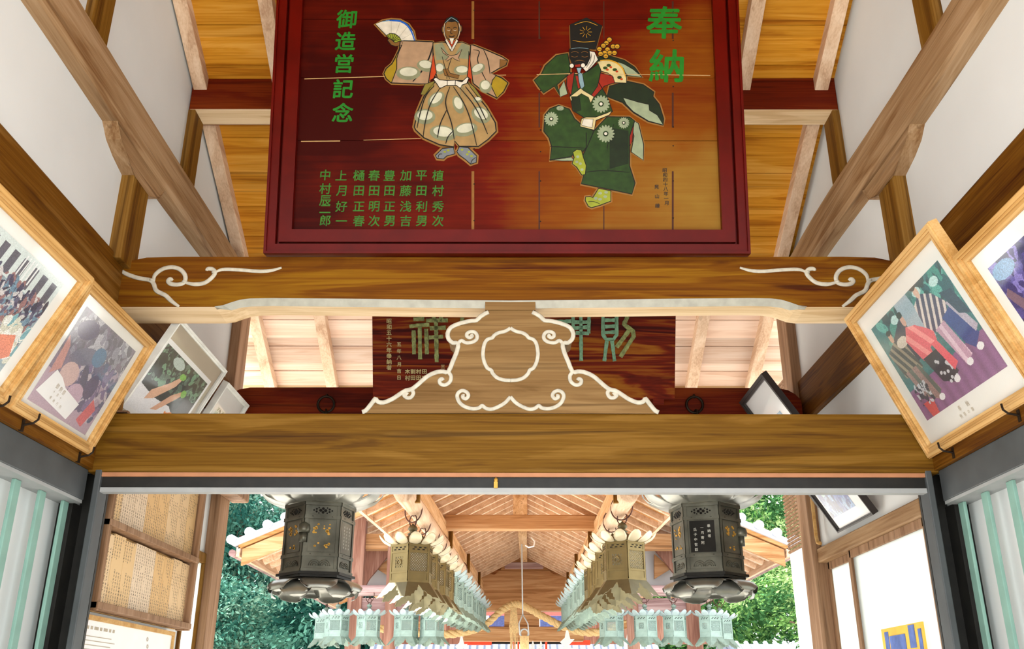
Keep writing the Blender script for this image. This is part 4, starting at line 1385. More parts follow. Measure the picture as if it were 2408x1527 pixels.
def pic_small_blue():
    a, rng = raster(30, 30, c3(150, 186, 206), .25, 17)
    crowd(a, rng, 40, 0, 1, 0, 1, [c3(110, 160, 190), c3(190, 214, 226)], .05, .12)
    return a


def framed(name, label, side, y0, xb, zb, xt, zt, W, H, fw, photo, painter, frame_mat, mat_mat, card=False, ornate=True, matw=None, caption=None):
    s = -1 if side == 'L' else 1
    r = V((0, 1, 0)) if side == 'L' else V((0, -1, 0))
    u = V((s * (xt - xb), 0, zt - zb)).normalized()
    n = r.cross(u)
    t = thing(name, label, 'picture', (s * xb, y0, zb), basis=(r, u, n))
    mb = MB()
    ring(mb, 0, W, 0, H, fw * .55, -.032, 0)
    if ornate:
        ring(mb, fw * .1, W - fw * .1, fw * .1, H - fw * .1, fw * .28, -.01, .006)
    ring(mb, fw * .5, W - fw * .5, fw * .5, H - fw * .5, fw * .5, -.032, -.006)
    if ornate:
        ring(mb, fw * .78, W - fw * .78, fw * .78, H - fw * .78, fw * .2, -.01, -.002)
    mb.build('frame', frame_mat, t, local=True, bevel=.0015)
    MB().box(fw * .9, W - fw * .9, fw * .9, H - fw * .9, -.03, -.018).build('mat_board', mat_mat, t, local=True)
    x0, y0_, x1, y1_ = photo
    if matw:                       # a second inner white border
        MB().box(x0 - matw, x1 + matw, y0_ - matw, y1_ + matw, -.018, -.0172).build('inner_mat', M['paper'], t, local=True)
    a = painter()
    a = a * (1 + .22 * (np.random.RandomState(len(label)).rand(*a.shape[:2], 1) - .5))
    ny, nx = a.shape[:2]
    vs = [(x0 + (x1 - x0) * i / nx, y0_ + (y1_ - y0_) * j / ny, -.0165) for j in range(ny + 1) for i in range(nx + 1)]
    fs = [(j * (nx + 1) + i, j * (nx + 1) + i + 1, (j + 1) * (nx + 1) + i + 1, (j + 1) * (nx + 1) + i) for j in range(ny) for i in range(nx)]
    mb = MB().add(vs, fs)
    mb.box(x0, x1, y0_, y1_, -.0172, -.0168)
    o = mb.build('photo_print', M['print'], t, local=True)
    att = o.data.color_attributes.new('Col', 'FLOAT_COLOR', 'CORNER')
    cc = np.ones((len(o.data.loops), 4), np.float32)
    cc[:nx * ny * 4, :3] = np.repeat(np.clip(a.reshape(-1, 3), 0, 1), 4, axis=0)
    att.data.foreach_set('color', cc.ravel())
    if card:
        mb = MB().prism([(.10, .095, -.016), (.36, .066, -.016), (.385, .135, -.016), (.25, .155, -.016), (.20, .178, -.016), (.145, .19, -.016)], (0, 0, .001))
        cdo = mb.build('caption_card', M['paper'], t, local=True)
        cdo['label'] = 'white caption card'
        mb = MB()
        for i, tx in enumerate(('御例祭', '十月十', '奉納行列')):
            for k, ch in enumerate(tx):
                write(mb, ch, V((.20 + k * .028, .145 - i * .022 - k * .003, -.0145)), V((1, -.11, 0)), V((.11, 1, 0)), .020 if i == 0 else .013, 0)
        mb.build('caption_lettering', M['grey_mat'], cdo, local=True)
    if caption:
        mb = MB()
        for ch, x, y, sz in caption:
            write(mb, ch, V((x, y, -.0172)), V((1, 0, 0)), V((0, 1, 0)), sz, 0)
        mb.build('caption_lettering', M['grey_mat'], t, local=True)['label'] = 'faint pencilled caption on the mat'
    MB().box(fw * .9, W - fw * .9, fw * .9, H - fw * .9, -.0115, -.010).build('glass', M['glass'], t, local=True)
    return t


framed('framed_photo', 'framed crowd photograph with a blue banner, leaning off the left wall nearest the left edge', 'L', 2.20, 1.62, 2.474, 1.412, 2.90, .664, .492, .042, (.115, .055, .572, .412), pic_parade, M['frame_wood'], M['mat'])
framed('framed_photo', 'framed faded procession photograph with a white caption card, beside the slate jamb', 'L', 2.898, 1.62, 2.474, 1.428, 2.93, .618, .497, .040, (.088, .056, .542, .42), pic_procession, M['frame_wood'], M['mat'], card=True)
framed('framed_photo', 'white framed photograph of two raised hands and orange flames, behind the door beam', 'L', 3.80, 1.66, 2.73, 1.445, 3.151, .70, .473, .018, (.05, .05, .62, .36), pic_offering, M['white_frame'], M['grey_mat'], ornate=False, matw=.022)
framed('framed_photo', 'small cream framed picture of grey green foliage, partly below the door beam', 'L', 4.595, 1.66, 2.72, 1.462, 3.125, .41, .45, .022, (.09, .08, .33, .33), pic_tree, M['white_frame'], M['mat'], ornate=False)
framed('framed_photo', 'gold framed photograph of four robed dancers, one in pink, on the right', 'R', 3.595, 1.62, 2.482, 1.366, 3.072, .845, .643, .044, (.115, .125, .745, .535), pic_dancers, M['frame_wood'], M['mat'],
       caption=[('奉', .36, .098, .022), ('納', .42, .098, .022), ('例', .34, .072, .017), ('祭', .37, .072, .017), ('の', .40, .072, .015), ('舞', .43, .072, .017)])
framed('framed_photo', 'gold framed violet photograph cut by the right edge of the view', 'R', 2.746, 1.62, 2.482, 1.423, 2.94, .70, .499, .044, (.092, .06, .60, .40), pic_violet, M['frame_wood'], M['mat'])
framed('framed_photo', 'thick black framed white sheet with a small blue picture, far right above the door beam', 'R', 5.0, 1.62, 2.56, 1.25, 3.145, .50, .69, .03, (.20, .34, .36, .50), pic_small_blue, M['black_frame'], M['paper'], ornate=False)
framed('framed_photo', 'black framed blue photograph above the frosted doors, seen through the doorway', 'R', 4.774, 1.63, 2.39, 1.40, 2.765, .50, .44, .014, (.03, .07, .36, .40), pic_blue, M['black_frame'], M['paper'], ornate=False)

for i, (x, y, z, lab) in enumerate(((-1.62, 2.83, 2.474, 'small black iron hook under the crowd photograph on the left'), (-1.62, 3.03, 2.474, 'small black iron hook at the lower left of the procession photograph'), (-1.62, 3.47, 2.474, 'small black iron hook at the lower right of the procession photograph'),
                                    (1.62, 3.42, 2.482, 'small black iron hook under the four dancers photograph, nearer the jamb'), (1.62, 2.93, 2.482, 'small black iron hook under the four dancers photograph, nearer the right edge'))):
    s = 1 if x > 0 else -1
    mb = MB().tube([(x + s * .02, y, z - .02), (x - s * .02, y, z - .012), (x - s * .034, y, z), (x - s * .036, y, z + .02)], .004, 6).box(*sorted((x + s * .012, x + s * .022)), y - .008, y + .008, z - .04, z)
    tag(mb.build('picture_hook', M['iron']), lab, 'hook')

# ------------------------------------------------------------ left of the doorway: notice rack, sheet, end window
ytab0, ytab1 = 3.75, 4.87
rack = thing('notice_rack', 'brown wooden rack holding two rows of ink-written tablets, left of the doorway', 'rack', (-1.62, 4.3, 1.92))
for y in (3.755, 4.855):
    MB().box(-1.66, -1.595, y - .013, y + .013, 1.925, 2.72).build('upright', M['rack_wood'], rack, bevel=.002)
for z, nm in ((1.945, 'bottom_rail'), (2.262, 'middle_rail'), (2.70, 'top_rail')):
    MB().box(-1.66, -1.59, 3.742, 4.868, z - .013, z + .013).build(nm, M['rack_wood'], rack, bevel=.002)
MB().box(-1.672, -1.66, 3.75, 4.86, 1.93, 2.71).build('back_board', M['frame_wood'], rack)
for row, (z0, z1, n) in enumerate(((2.279, 2.68, 8), (1.962, 2.242, 9))):
    w = (ytab1 - ytab0 - .04) / n
    for i in range(n):
        y0 = ytab0 + .02 + i * w
        hh = random.uniform(0, .012)
        ob = MB().box(-1.645, -1.628, y0 + .0015, y0 + w - .0015, z0, z1 - hh).build('tablet', M['tablet'][(i * 3 + row + i // 2) % 4], bevel=.001)
        tag(ob, 'ink-written wooden tablet, %s from the left in the %s row of the rack' % (ORD[i], ('upper', 'lower')[row]), 'tablet', 'tablets in the %s row of the rack' % ('upper', 'lower')[row])
pb = thing('paper_notice', 'white printed sheet in a thin tan frame below the notice rack', 'notice', (-1.65, 4.25, 1.2))
mb = MB()
for z0, z1, y0, y1 in ((1.895, 1.913, 3.70, 4.78), (1.2, 1.218, 3.70, 4.78), (1.218, 1.895, 3.70, 3.715), (1.218, 1.895, 4.765, 4.78)):
    mb.box(-1.67, -1.635, y0, y1, z0, z1)
mb.build('frame', M['frame_wood'], pb)
MB().box(-1.665, -1.645, 3.712, 4.768, 1.21, 1.90).build('sheet', M['paper'], pb)
mb = MB()
for i in range(9):
    mb.box(-1.645, -1.644, 3.80 + i * .03 + (i % 3) * .006, 3.82 + i * .03 + (i % 3) * .006, 1.862, 1.874)
for j in range(5):
    mb.box(-1.645, -1.644, 3.78, 4.05 + .04 * (j % 2), 1.835 - j * .016, 1.838 - j * .016)
for i in range(5):
    mb.torus((-1.644, 4.45 + .012 * (i % 2), 1.86 - i * .03), (1, 0, 0), .008, .0015, n=10)
mb.build('printed_marks', M['grey_mat'], pb)

w1 = MB()
w1.box(-1.70, -1.66, 4.92, 5.19, 2.29, 2.345)
w1.box(-1.70, -1.66, 4.92, 4.945, 0, 2.29)
w1.box(-1.70, -1.66, 5.165, 5.19, 0, 2.29)
w1o = tag(w1.build('window_1', M['post_wood'], bevel=.003), kind='structure')
MB().box(-1.685, -1.675, 4.945, 5.165, 0, 2.29).build('pane', M['frosted'], w1o)
ob = MB().box(-1.62, -1.52, 4.93, 5.40, 2.66, 2.735).build('bracket_arm', M['rack_wood'], bevel=.008)
tag(ob, 'wooden arm reaching past the corner post, left edge of the doorway view', 'bracket')

# ------------------------------------------------------------ right of the doorway: nageshi, frosted sliding doors, conduit, blind
ob = MB().box(1.645, 1.70, 3.81, 5.19, 2.30, 2.375).build('door_header', M['log_wood'], bevel=.006)
tag(ob, 'brown header rail above the frosted sliding doors on the right', 'rail')
for i, (y0, y1) in enumerate(((3.83, 4.74), (4.70, 5.17))):
    mb = MB()
    xa, xb_ = (1.66, 1.69) if i == 0 else (1.69, 1.72)
    for yy in (y0, y1):
        mb.box(xa, xb_, yy - .02, yy + .02, 0, 2.30)
    mb.box(xa, xb_, y0, y1, 2.262, 2.30)
    mb.box(xa, xb_, y0, y1, 0, .10)
    do = tag(mb.build('door_%d' % (i + 1), M['rack_wood'], bevel=.002), kind='structure')
    MB().box((xa + xb_) / 2 - .003, (xa + xb_) / 2 + .003, y0 + .02, y1 - .02, .1, 2.262).build('pane', M['frosted'], do)
po = thing('poster', 'yellow poster with small photographs on the frosted door, lower right', 'poster', (1.655, 4.1, 1.62))
MB().box(1.648, 1.656, 3.97, 4.42, 1.55, 1.905).build('sheet', M['yellow'], po)
mb = MB()
for y, z, w in ((4.24, 1.83, .085), (4.08, 1.86, .03), (4.36, 1.85, .02), (4.00, 1.84, .015)):
    mb.box(1.645, 1.648, y - w, y + w, z - .05, z + .04)
mb.build('picture', M['blue'], po)
ob = MB().tube([(1.63, 5.10, 3.05), (1.63, 5.115, 2.75), (1.63, 5.12, 2.43), (1.628, 5.10, 2.395), (1.628, 5.06, 2.385)], .010, 8).build('conduit', M['frame_wood'], smooth=True)
tag(ob, 'thin tan cable pipe running down the right corner post', 'pipe')
bl = thing('hanging_blind', 'white hanging cloth blind outside the right corner post', 'blind', (1.65, 5.55, .1))
MB().box(1.645, 1.655, 5.345, 5.70, .1, 2.42).build('sheet', M['paper'], bl)
mb = MB()
for k in range(46):
    mb.tube([(1.645, 5.34, 2.43 + k * .022), (1.645, 5.70, 2.43 + k * .022)], .009, 6)
mb.build('reed_slats', M['rack_wood'], bl)
for x, side in ((-1.75, 'left'), (1.75, 'right')):
    s = -1 if x < 0 else 1
    fx = thing('notice_plate', 'small white plate on a black bracket outside the %s corner post' % side, 'plate', (x, 5.6, 3.35))
    MB().box(*sorted((x, x + s * .02)), 5.45, 5.80, 3.38, 3.60).build('plate', M['paper'], fx)
    MB().box(*sorted((x - s * .015, x)), 5.60, 5.63, 3.44, 3.55).box(*sorted((x - s * .03, x)), 5.30, 5.63, 3.44, 3.455).build('bracket', M['iron'], fx)

# ------------------------------------------------------------ hanging lanterns
def hexpt(k, r, z, rot=0.0):
    a = math.pi / 3 * k + rot
    return V((r * math.cos(a), r * math.sin(a), z))


def petal(mb, ang, base_r, prof, wprof, cup=.25, m=0, th=.003, nu=7):
    """prof: list of (dr, dz) going outward; wprof: half widths"""
    ca, sa = math.cos(ang), math.sin(ang)
    vs = []
    L = len(prof)
    for side in (0, 1):
        for i, ((dr, dz), w) in enumerate(zip(prof, wprof)):
            for k in range(nu):
                t = -1 + 2 * k / (nu - 1)
                lift = cup * w * t * t
                r = base_r + dr - (lift * .4)
                x, y, z = r, w * t, dz + lift * .5 - side * th
                vs.append((x * ca - y * sa, x * sa + y * ca, z))
    fs = []
    for i in range(L - 1):
        for k in range(nu - 1):
            a = i * nu + k
            fs.append((a, a + 1, a + nu + 1, a + nu))
            b_ = L * nu + a
            fs.append((b_, b_ + nu, b_ + nu + 1, b_ + 1))
    for i in range(L - 1):
        for k in (0, nu - 1):
            a, b_ = i * nu + k, L * nu + i * nu + k
            fs.append((a, b_, b_ + nu, a + nu))
    for k in range(nu - 1):
        a = (L - 1) * nu + k
        fs.append((a, a + 1, L * nu + a + 1, L * nu + a))
    mb.add(vs, fs, m)


def lattice(mb, p0, ux, uy, w, h, pitch, bar, nrm, m=0):
    """diagonal openwork of thin bars in a w x h window"""
    for sgn in (1, -1):
        c = -h if sgn > 0 else 0
        k = -h
        while k < w + h:
            pts = []
            # line x = k + s*y (sgn)
            for y in (0, h):
                pass
            x_at = lambda y: k + (y if sgn > 0 else (h - y))
            y0, y1 = 0.0, h
            if sgn > 0:
                y0, y1 = max(0, -k), min(h, w - k)
            else:
                y0, y1 = max(0, h + k - w), min(h, h + k)
            if y1 - y0 > .004:
                a = p0 + ux * x_at(y0) + uy * y0
                b_ = p0 + ux * x_at(y1) + uy * y1
                mb.beam(a, b_, bar, .002, nrm, m)
            k += pitch


def make_lantern(name, mats, z_hang, with_core=False):
    """openwork hexagonal hanging lantern; origin at the middle of its body"""
    met, dark, pet, skirt_in = mats
    Rr, zb, zt = .158, -.130, .130
    t = thing(name, '', 'lantern', (0, 0, 0))
    body, band, lband, win, holes = MB(), MB(), MB(), MB(), MB()
    for k in range(6):
        a, b_ = hexpt(k, Rr, 0), hexpt(k + 1, Rr, 0)
        ux = (b_ - a).normalized()
        w = (b_ - a).length
        nrm = V((ux.y, -ux.x, 0))
        up = V((0, 0, 1))
        q = lambda x, z: a + ux * x + up * z
        pan = lambda mb, x0, x1, z0, z1, d=.004, off=0, m=0: mb.prism([q(x0, z0) + nrm * off, q(x1, z0) + nrm * off, q(x1, z1) + nrm * off, q(x0, z1) + nrm * off], nrm * d, m)
        # corner posts and rails
        pan(body, 0, .012, zb, zt, .006); pan(body, w - .012, w, zb, zt, .006)
        pan(body, 0, w, zb, zb + .012, .007); pan(body, 0, w, -.072, -.060, .007); pan(body, 0, w, .070, .082, .007); pan(body, 0, w, zt - .012, zt, .008)
        pan(band, .010, w - .010, .080, zt - .008, .003)
        pan(lband, .010, w - .010, zb + .008, -.070, .003)
        for j in range(3):
            for i in range(2):
                x = w * (.26 + .24 * j + (.06 if i else -.02)); z = .094 + i * .014
                pan(holes, x - .009, x + .009, z - .0035, z + .0035, .002, .0028)
        if k % 3 == 1:      # door side: plate with a round of openwork
            pan(win, .012, .045, -.060, .070, .003); pan(win, w - .045, w - .012, -.060, .070, .003)
            pan(win, .045, w - .045, .043, .070, .003); pan(win, .045, w - .045, -.060, -.033, .003)
            lattice(win, q(.045, -.033), ux, up, w - .09, .076, .021, .008, nrm)
            win.tube([q(w / 2 + .02 * math.cos(j), .005 + .02 * math.sin(j)) + nrm * .004 for j in np.linspace(0, 2 * math.pi, 12)[:-1]], .004, 5, closed=True)
        else:
            lattice(win, q(.012, -.060), ux, up, w - .024, .130, .019, .0055, nrm)
    rim = MB().prism([hexpt(k, Rr * 1.03, zt) for k in range(6)], (0, 0, .008))
    MB().prism([hexpt(k, Rr * 1.05, zb - .008) for k in range(6)], (0, 0, .008)).build('base_rim', met, t)
    if with_core:
        MB().prism([hexpt(k, Rr * .95, zb + .02) for k in range(6)], (0, 0, zt - zb - .04)).build('bright_core', M['paper'], t)  # white core added so the openwork shows bright inside
    body.build('body_frame', met, t)
    rim.build('rim', met, t)
    bo = band.build('upper_band', met, t)
    lband.build('lower_band', met, t)
    holes.build('piercing', M['hole'], bo)
    win.build('openwork_panel', met, t)
    # jagged skirt
    sk = MB()
    r0, r1, h = Rr * 1.04, Rr * 1.62, .118
    half = [(1, 1), (.80, .93), (.66, .95), (.60, .80), (.44, .74), (.36, .56), (.20, .54), (.12, .34), (0, .16)]
    for k in range(6):
        aT, bT = hexpt(k, r0, zb - .004), hexpt(k + 1, r0, zb - .004)
        aB, bB = hexpt(k, r1, zb - h), hexpt(k + 1, r1, zb - h)
        def sp_(s_, t_):
            l, r_ = aT.lerp(aB, t_), bT.lerp(bB, t_)
            return l.lerp(r_, (s_ + 1) / 2)
        pts = [aT, bT] + [sp_(x, y) for x, y in half] + [sp_(-x, y) for x, y in half[-2::-1]]
        nrm = (bT - aT).cross(aB - aT).normalized()
        sk.prism(pts, nrm * .003)
    sk.build('leaf_edged_skirt', dark, t)
    # roof and petal crown
    MB().lathe([(Rr * 1.0, zt + .008), (Rr * .98, zt + .02), (Rr * .62, zt + .05), (Rr * .25, zt + .075), (.03, zt + .085)], n=12).build('roof', skirt_in, t, smooth=True)
    cr = MB()
    for k in range(12):
        petal(cr, math.pi / 6 * k + math.pi / 12, Rr * .93, [(0, zt + .004), (.03, zt + .012), (.065, zt + .030), (.088, zt + .056), (.096, zt + .074)], [.026, .042, .047, .036, .012], .15)
    cr.build('petal_crown', pet, t, smooth=True)
    MB().lathe([(.018, zt + .08), (.040, zt + .092), (.018, zt + .106), (.022, zt + .112), (.037, zt + .128), (.030, zt + .146), (.010, zt + .160), (.003, zt + .170)], n=12).build('finial', dark, t, smooth=True)
    rg = MB().torus((0, 0, zt + .19), (.3, 1, 0), .045, .0045)
    MB().torus((0, 0, zt + .245), (1, .1, 0), .020, .004).build('link', M['rust'], t, smooth=True)
    MB().torus((0, 0, z_hang - .02), (.15, 1, 0), .092, .0052, n=26).build('pole_ring', M['rust'], t, smooth=True)
    rg.build('hanging_ring', M['rust'], t, smooth=True)
    return t


PX, PZ = .016, .043


def PP(x, y, z):          # the pavilion rises gently and bears a touch to the right as it recedes
    return V((x + PX * y, y, 1.6 + z + PZ * y))


LZ0 = .625
proto_o = make_lantern('hanging_lantern', (M['bronze'], M['bronze_dark'], M['petal'], M['bronze_dark']), .42, True)
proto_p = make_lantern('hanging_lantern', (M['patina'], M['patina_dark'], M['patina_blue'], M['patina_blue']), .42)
used = set()


def place_lantern(proto, p, rot, label, group):
    o = proto if proto.name not in used else dup(proto)
    used.add(proto.name)
    o.location = p
    o.rotation_euler = (0, 0, rot)
    o['label'] = label
    o['group'] = group
    return o


NL = 14
for s, side, x in ((-1, 'left', -.853), (1, 'right', .693)):
    for i in range(NL):
        y = 7.0 + i * .725
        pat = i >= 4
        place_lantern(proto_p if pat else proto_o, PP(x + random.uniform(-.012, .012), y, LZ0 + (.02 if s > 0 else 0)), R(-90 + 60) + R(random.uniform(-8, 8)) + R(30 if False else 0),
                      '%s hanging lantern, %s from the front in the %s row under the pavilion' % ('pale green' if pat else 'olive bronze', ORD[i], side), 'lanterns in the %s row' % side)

TY, TZ = 13.2, 3.005
xs = [at(px, 1475, Y=TY).x for px in (748, 792, 866, 955, 1016, 1438, 1518, 1587, 1671, 1714)]
for i, x in enumerate(xs):
    zc = at(1200, 1474, Y=TY).z
    j = i if i < 5 else i - 5
    lab = ('pale green lantern on the left crosswise pole, %s from its outer end' if i < 5 else 'pale green lantern on the right crosswise pole, %s from the middle') % ORD[j]
    o = place_lantern(proto_p, V((x, TY + (.5 if i in (0, 9) else 0), zc)), R((-78, -60, -36, -52, -66, -70, -30, -48, -44, -34)[i]), lab, 'lanterns on the crosswise poles')
    o.scale = (1, 1, 1)

# ------------------------------------------------------------ two big blackened lanterns under the ring beam
def make_dark():
    t = thing('dark_lantern', '', 'lantern', (0, 0, 0), 'big dark lanterns under the far beam')
    Rr, zb, zt = .188, -.185, .175
    body, holes, bands, moul, plates = MB(), MB(), MB(), MB(), MB()
    MB().prism([hexpt(k, Rr * .97, zb) for k in range(6)], (0, 0, zt - zb)).build('body', M['old_bronze'], t)
    gilt = MB()
    for k in range(6):
        a, b_ = hexpt(k, Rr * .97, 0), hexpt(k + 1, Rr * .97, 0)
        ux = (b_ - a).normalized(); w = (b_ - a).length; nrm = V((ux.y, -ux.x, 0)); up = V((0, 0, 1))
        q = lambda x, z: a + ux * x + up * z
        pan = lambda mb, x0, x1, z0, z1, d=.005, off=0, m=0: mb.prism([q(x0, z0) + nrm * off, q(x1, z0) + nrm * off, q(x1, z1) + nrm * off, q(x0, z1) + nrm * off], nrm * d, m)
        pan(bands, -.003, w + .003, .158, zt + .006, .012); pan(bands, -.003, w + .003, .086, .104, .011); pan(bands, -.003, w + .003, -.110, -.092, .011); pan(bands, -.003, w + .003, zb - .004, zb + .012, .012)
        pan(bands, 0, .016, zb, zt, .007); pan(bands, w - .016, w, zb, zt, .007)
        for x in (.04, w - .04):
            for z in (.095, -.101):
                bands.lathe([(.005, 0), (.004, .004)], q(x, z) + nrm * .011, 8)
        # pierced flower band
        cx_ = w / 2
        for dx, dz, r in ((0, .010, .008), (0, -.010, .008), (.013, 0, .009), (-.013, 0, .009), (.034, .007, .006), (.034, -.007, .006), (-.034, .007, .006), (-.034, -.007, .006), (.048, 0, .005), (-.048, 0, .005), (.022, .014, .004), (-.022, .014, .004), (.022, -.014, .004), (-.022, -.014, .004)):
            holes.prism([q(cx_ + dx + r * math.cos(j * math.pi / 3), .131 + dz + r * .9 * math.sin(j * math.pi / 3)) for j in range(6)], nrm * .0025)
        pan(plates, .026, w - .026, -.085, .080, .004, 0, 1 if k == 4 else 0)
        # wave motif at the base
        for cxx in (w * .36, w * .64):
            for rr in (.030, .020, .010):
                moul.tube([q(cxx + rr * math.cos(R(x)), -.158 + rr * math.sin(R(x))) + nrm * .003 for x in range(0, 181, 30)], .0022, 5)
        if k not in (1, 4):   # gilt flower sprays
            rng = random.Random(k + 3)
            for j in range(26):
                x = w / 2 + rng.choice((-1, 1)) * rng.uniform(.012, .042); z = rng.choice((.045, .02, -.05)) + rng.uniform(-.016, .016)
                r = rng.uniform(.0045, .0085)
                gilt.prism([q(x + r * math.cos(i * math.pi / 3), z + r * .8 * math.sin(i * math.pi / 3)) + nrm * .004 for i in range(6)], nrm * .003)
        elif k == 1:
            for ci in range(3):
                for j in range(7):
                    write(gilt, '奉献燈氏子中年'[(j + ci) % 7], q(w * (.68 - .18 * ci), .055 - j * .018) + nrm * .0055, ux, up, .012, 0, 1)
        else:            # incised lettering
            for ci, txt in enumerate(('奉納者', '一月寄附', '氏子中世話')):
                for j, ch in enumerate(txt[::1]):
                    write(gilt, ch, q(w * (.70 - .2 * ci), .050 - j * .026 - ci * .008) + nrm * .0055, ux, up, .018, .01, 1)
    bands.build('band', M['old_bronze'], t)
    pl_ = plates.build('panel', [M['old_bronze'], M['old_black']], t)
    gilt.build('panel_decoration', [M['gilt'], M['ink_white']], pl_)
    holes.build('piercing', M['hole'], t)
    moul.build('wave_relief', M['old_bronze'], t, smooth=True)
    lk = MB()
    c = hexpt(0, Rr * .97, .03)
    lk.lathe([(.030, -.02), (.034, 0), (.030, .022), (.010, .034)], c + V((.004, 0, 0)), 10)
    lk.box(c.x - .01, c.x + .02, -.018, .018, -.04, .012)
    lk.build('latch', M['old_bronze'], t, smooth=True)
    # lower moulding and petals
    MB().prism([hexpt(k, Rr * 1.12, zb - .018) for k in range(6)], (0, 0, .014)).prism([hexpt(k, Rr * 1.02, zb - .03) for k in range(6)], (0, 0, .015)).build('base_plate', M['old_black'], t)
    lp = MB()
    for k in range(6):
        petal(lp, math.pi / 3 * k + math.pi / 6, .09, [(0, zb - .03), (.06, zb - .030), (.115, zb - .040), (.142, zb - .062), (.146, zb - .085), (.132, zb - .100)], [.055, .085, .098, .090, .062, .02], -.10)
        petal(lp, math.pi / 3 * k, .09, [(0, zb - .034), (.06, zb - .042), (.110, zb - .062), (.132, zb - .090), (.128, zb - .115), (.108, zb - .128)], [.055, .085, .098, .088, .060, .02], -.10)
    lp.build('lower_petals', M['old_petal'], t, smooth=True)
    upb = MB()
    for k in range(12):
        petal(upb, math.pi / 6 * k, Rr * .8, [(0, zt + .004), (.05, zt + .004), (.10, zt + .014), (.15, zt + .038), (.185, zt + .075), (.19, zt + .10)], [.04, .066, .074, .066, .044, .014], .12)
    upb.build('upper_petals', M['old_petal'], t, smooth=True)
    MB().lathe([(Rr, zt), (Rr * 1.02, zt + .03), (Rr * .7, zt + .10), (Rr * .4, zt + .15), (.05, zt + .18), (.03, zt + .20), (.06, zt + .23), (.045, zt + .26), (.01, zt + .29)], n=12).build('roof', M['old_bronze'], t, smooth=True)
    MB().torus((0, 0, zt + .32), (0, 1, 0), .035, .006).tube([(0, 0, zt + .35), (0, 0, .60)], .006, 6).build('hanging_chain', M['iron'], t, smooth=True)
    return t


dl = make_dark()
dl.location = (-1.06, 5.19, 2.42)
dl.rotation_euler = (0, 0, R(-104))
dl['label'] = 'big dark hexagonal lantern with gilt flowers, hanging on the left in the doorway'
d2_ = dup(dl)
d2_.location = (1.052, 5.19, 2.42)
d2_['label'] = 'big dark hexagonal lantern with pale lettering, hanging on the right in the doorway'
d2_.rotation_euler = (0, 0, R(-18))

# ------------------------------------------------------------ the narrow covered passage the rows of lanterns hang in
pav = thing('covered_passage', 'open gabled wooden passage roof beyond the doorway, over the rows of lanterns', 'pavilion', (0, 12, 1.6))
PXC = -.08
KZ0, KZ1 = 1.11, 1.245
YA, YB = 6.32, 17.2
for s, x in ((-1, -.865), (1, .705)):
    MB().beam(PP(x, YA, (KZ0 + KZ1) / 2), PP(x, YB, (KZ0 + KZ1) / 2), .13, KZ1 - KZ0).build('wall_plate', M['pavilion_wood'], pav, bevel=.006)
    MB().tube([PP(x + s * -.0 + (.02 if s < 0 else -.02), YA + i * .9, 1.045 + .006 * math.sin(i * 1.7)) for i in range(13)], .068, 12).build('lantern_pole', M['rafter_wood'], pav, smooth=True)
    ez = KZ1 + .03 - .5 * .37
    MB().prism([PP(PXC, YA, 1.71), PP(PXC + s * 1.22, YA, 1.71 - .5 * 1.22), PP(PXC + s * 1.22, YA, 1.73 - .5 * 1.22), PP(PXC, YA, 1.73)], (PP(0, YB, 0) - PP(0, YA, 0))).build('roof_boards', M['pavilion_board'], pav)
    MB().prism([PP(PXC, YA, 1.735), PP(PXC + s * 1.24, YA, 1.735 - .5 * 1.24), PP(PXC + s * 1.24, YA, 1.80 - .5 * 1.24), PP(PXC, YA, 1.80)], (PP(0, YB, 0) - PP(0, YA, 0))).build('roof_covering', M['white_tile'], pav)
    MB().beam(PP(PXC + s * 1.225, YA, 1.70 - .5 * 1.225), PP(PXC + s * 1.225, YB, 1.70 - .5 * 1.225), .03, .06).build('eave_batten', M['rafter_wood'], pav)
    n = 28
    for i in range(n):
        y = YA + .03 + i * .385
        MB().beam(PP(PXC, y, 1.685), PP(PXC + s * 1.21, y, 1.685 - .5 * 1.21), .048, .055).build('rafter', M['rafter_wood'], pav)
    # little iron straps / blocks where the pole is tied to the plate
    for y in (6.55, 9.5, 12.4, 15.2):
        MB().box(-.02, .02, -.02, .02, -.12, .12).build('tie_block', M['post_wood'], pav, local=True).location = PP(x - s * .09, y, 1.13) - V((0, 12, 1.6))
MB().beam(PP(PXC, YA, 1.62), PP(PXC, YB, 1.62), .12, .13).build('ridge_beam', M['pavilion_wood'], pav, bevel=.006)
MB().beam(PP(-.42, 16.9, 1.50), PP(.26, 16.9, 1.50), .12, .10).build('collar_beam', M['grey_wood'], pav, bevel=.006)
for y in (9.3,):
    MB().beam(PP(-.82, y, 1.235), PP(.66, y, 1.235), .13, .14).build('tie_beam', M['pavilion_wood_x'], pav, bevel=.008)
    MB().beam(PP(PXC, y, 1.30), PP(PXC, y, 1.56), .14, .12, (0, 1, 0)).build('king_post', M['pavilion_wood'], pav, bevel=.006)
ob = MB().tube([PP(.03, 9.24, 1.09), PP(.06, 9.22, 1.05), PP(.05, 9.2, 1.0), PP(0.0, 9.2, .99), PP(-.03, 9.2, 1.01)], .008, 6).build('pipe_hook', M['paper'], smooth=True)
tag(ob, 'white bent pipe hook under the passage tie beam', 'hook')

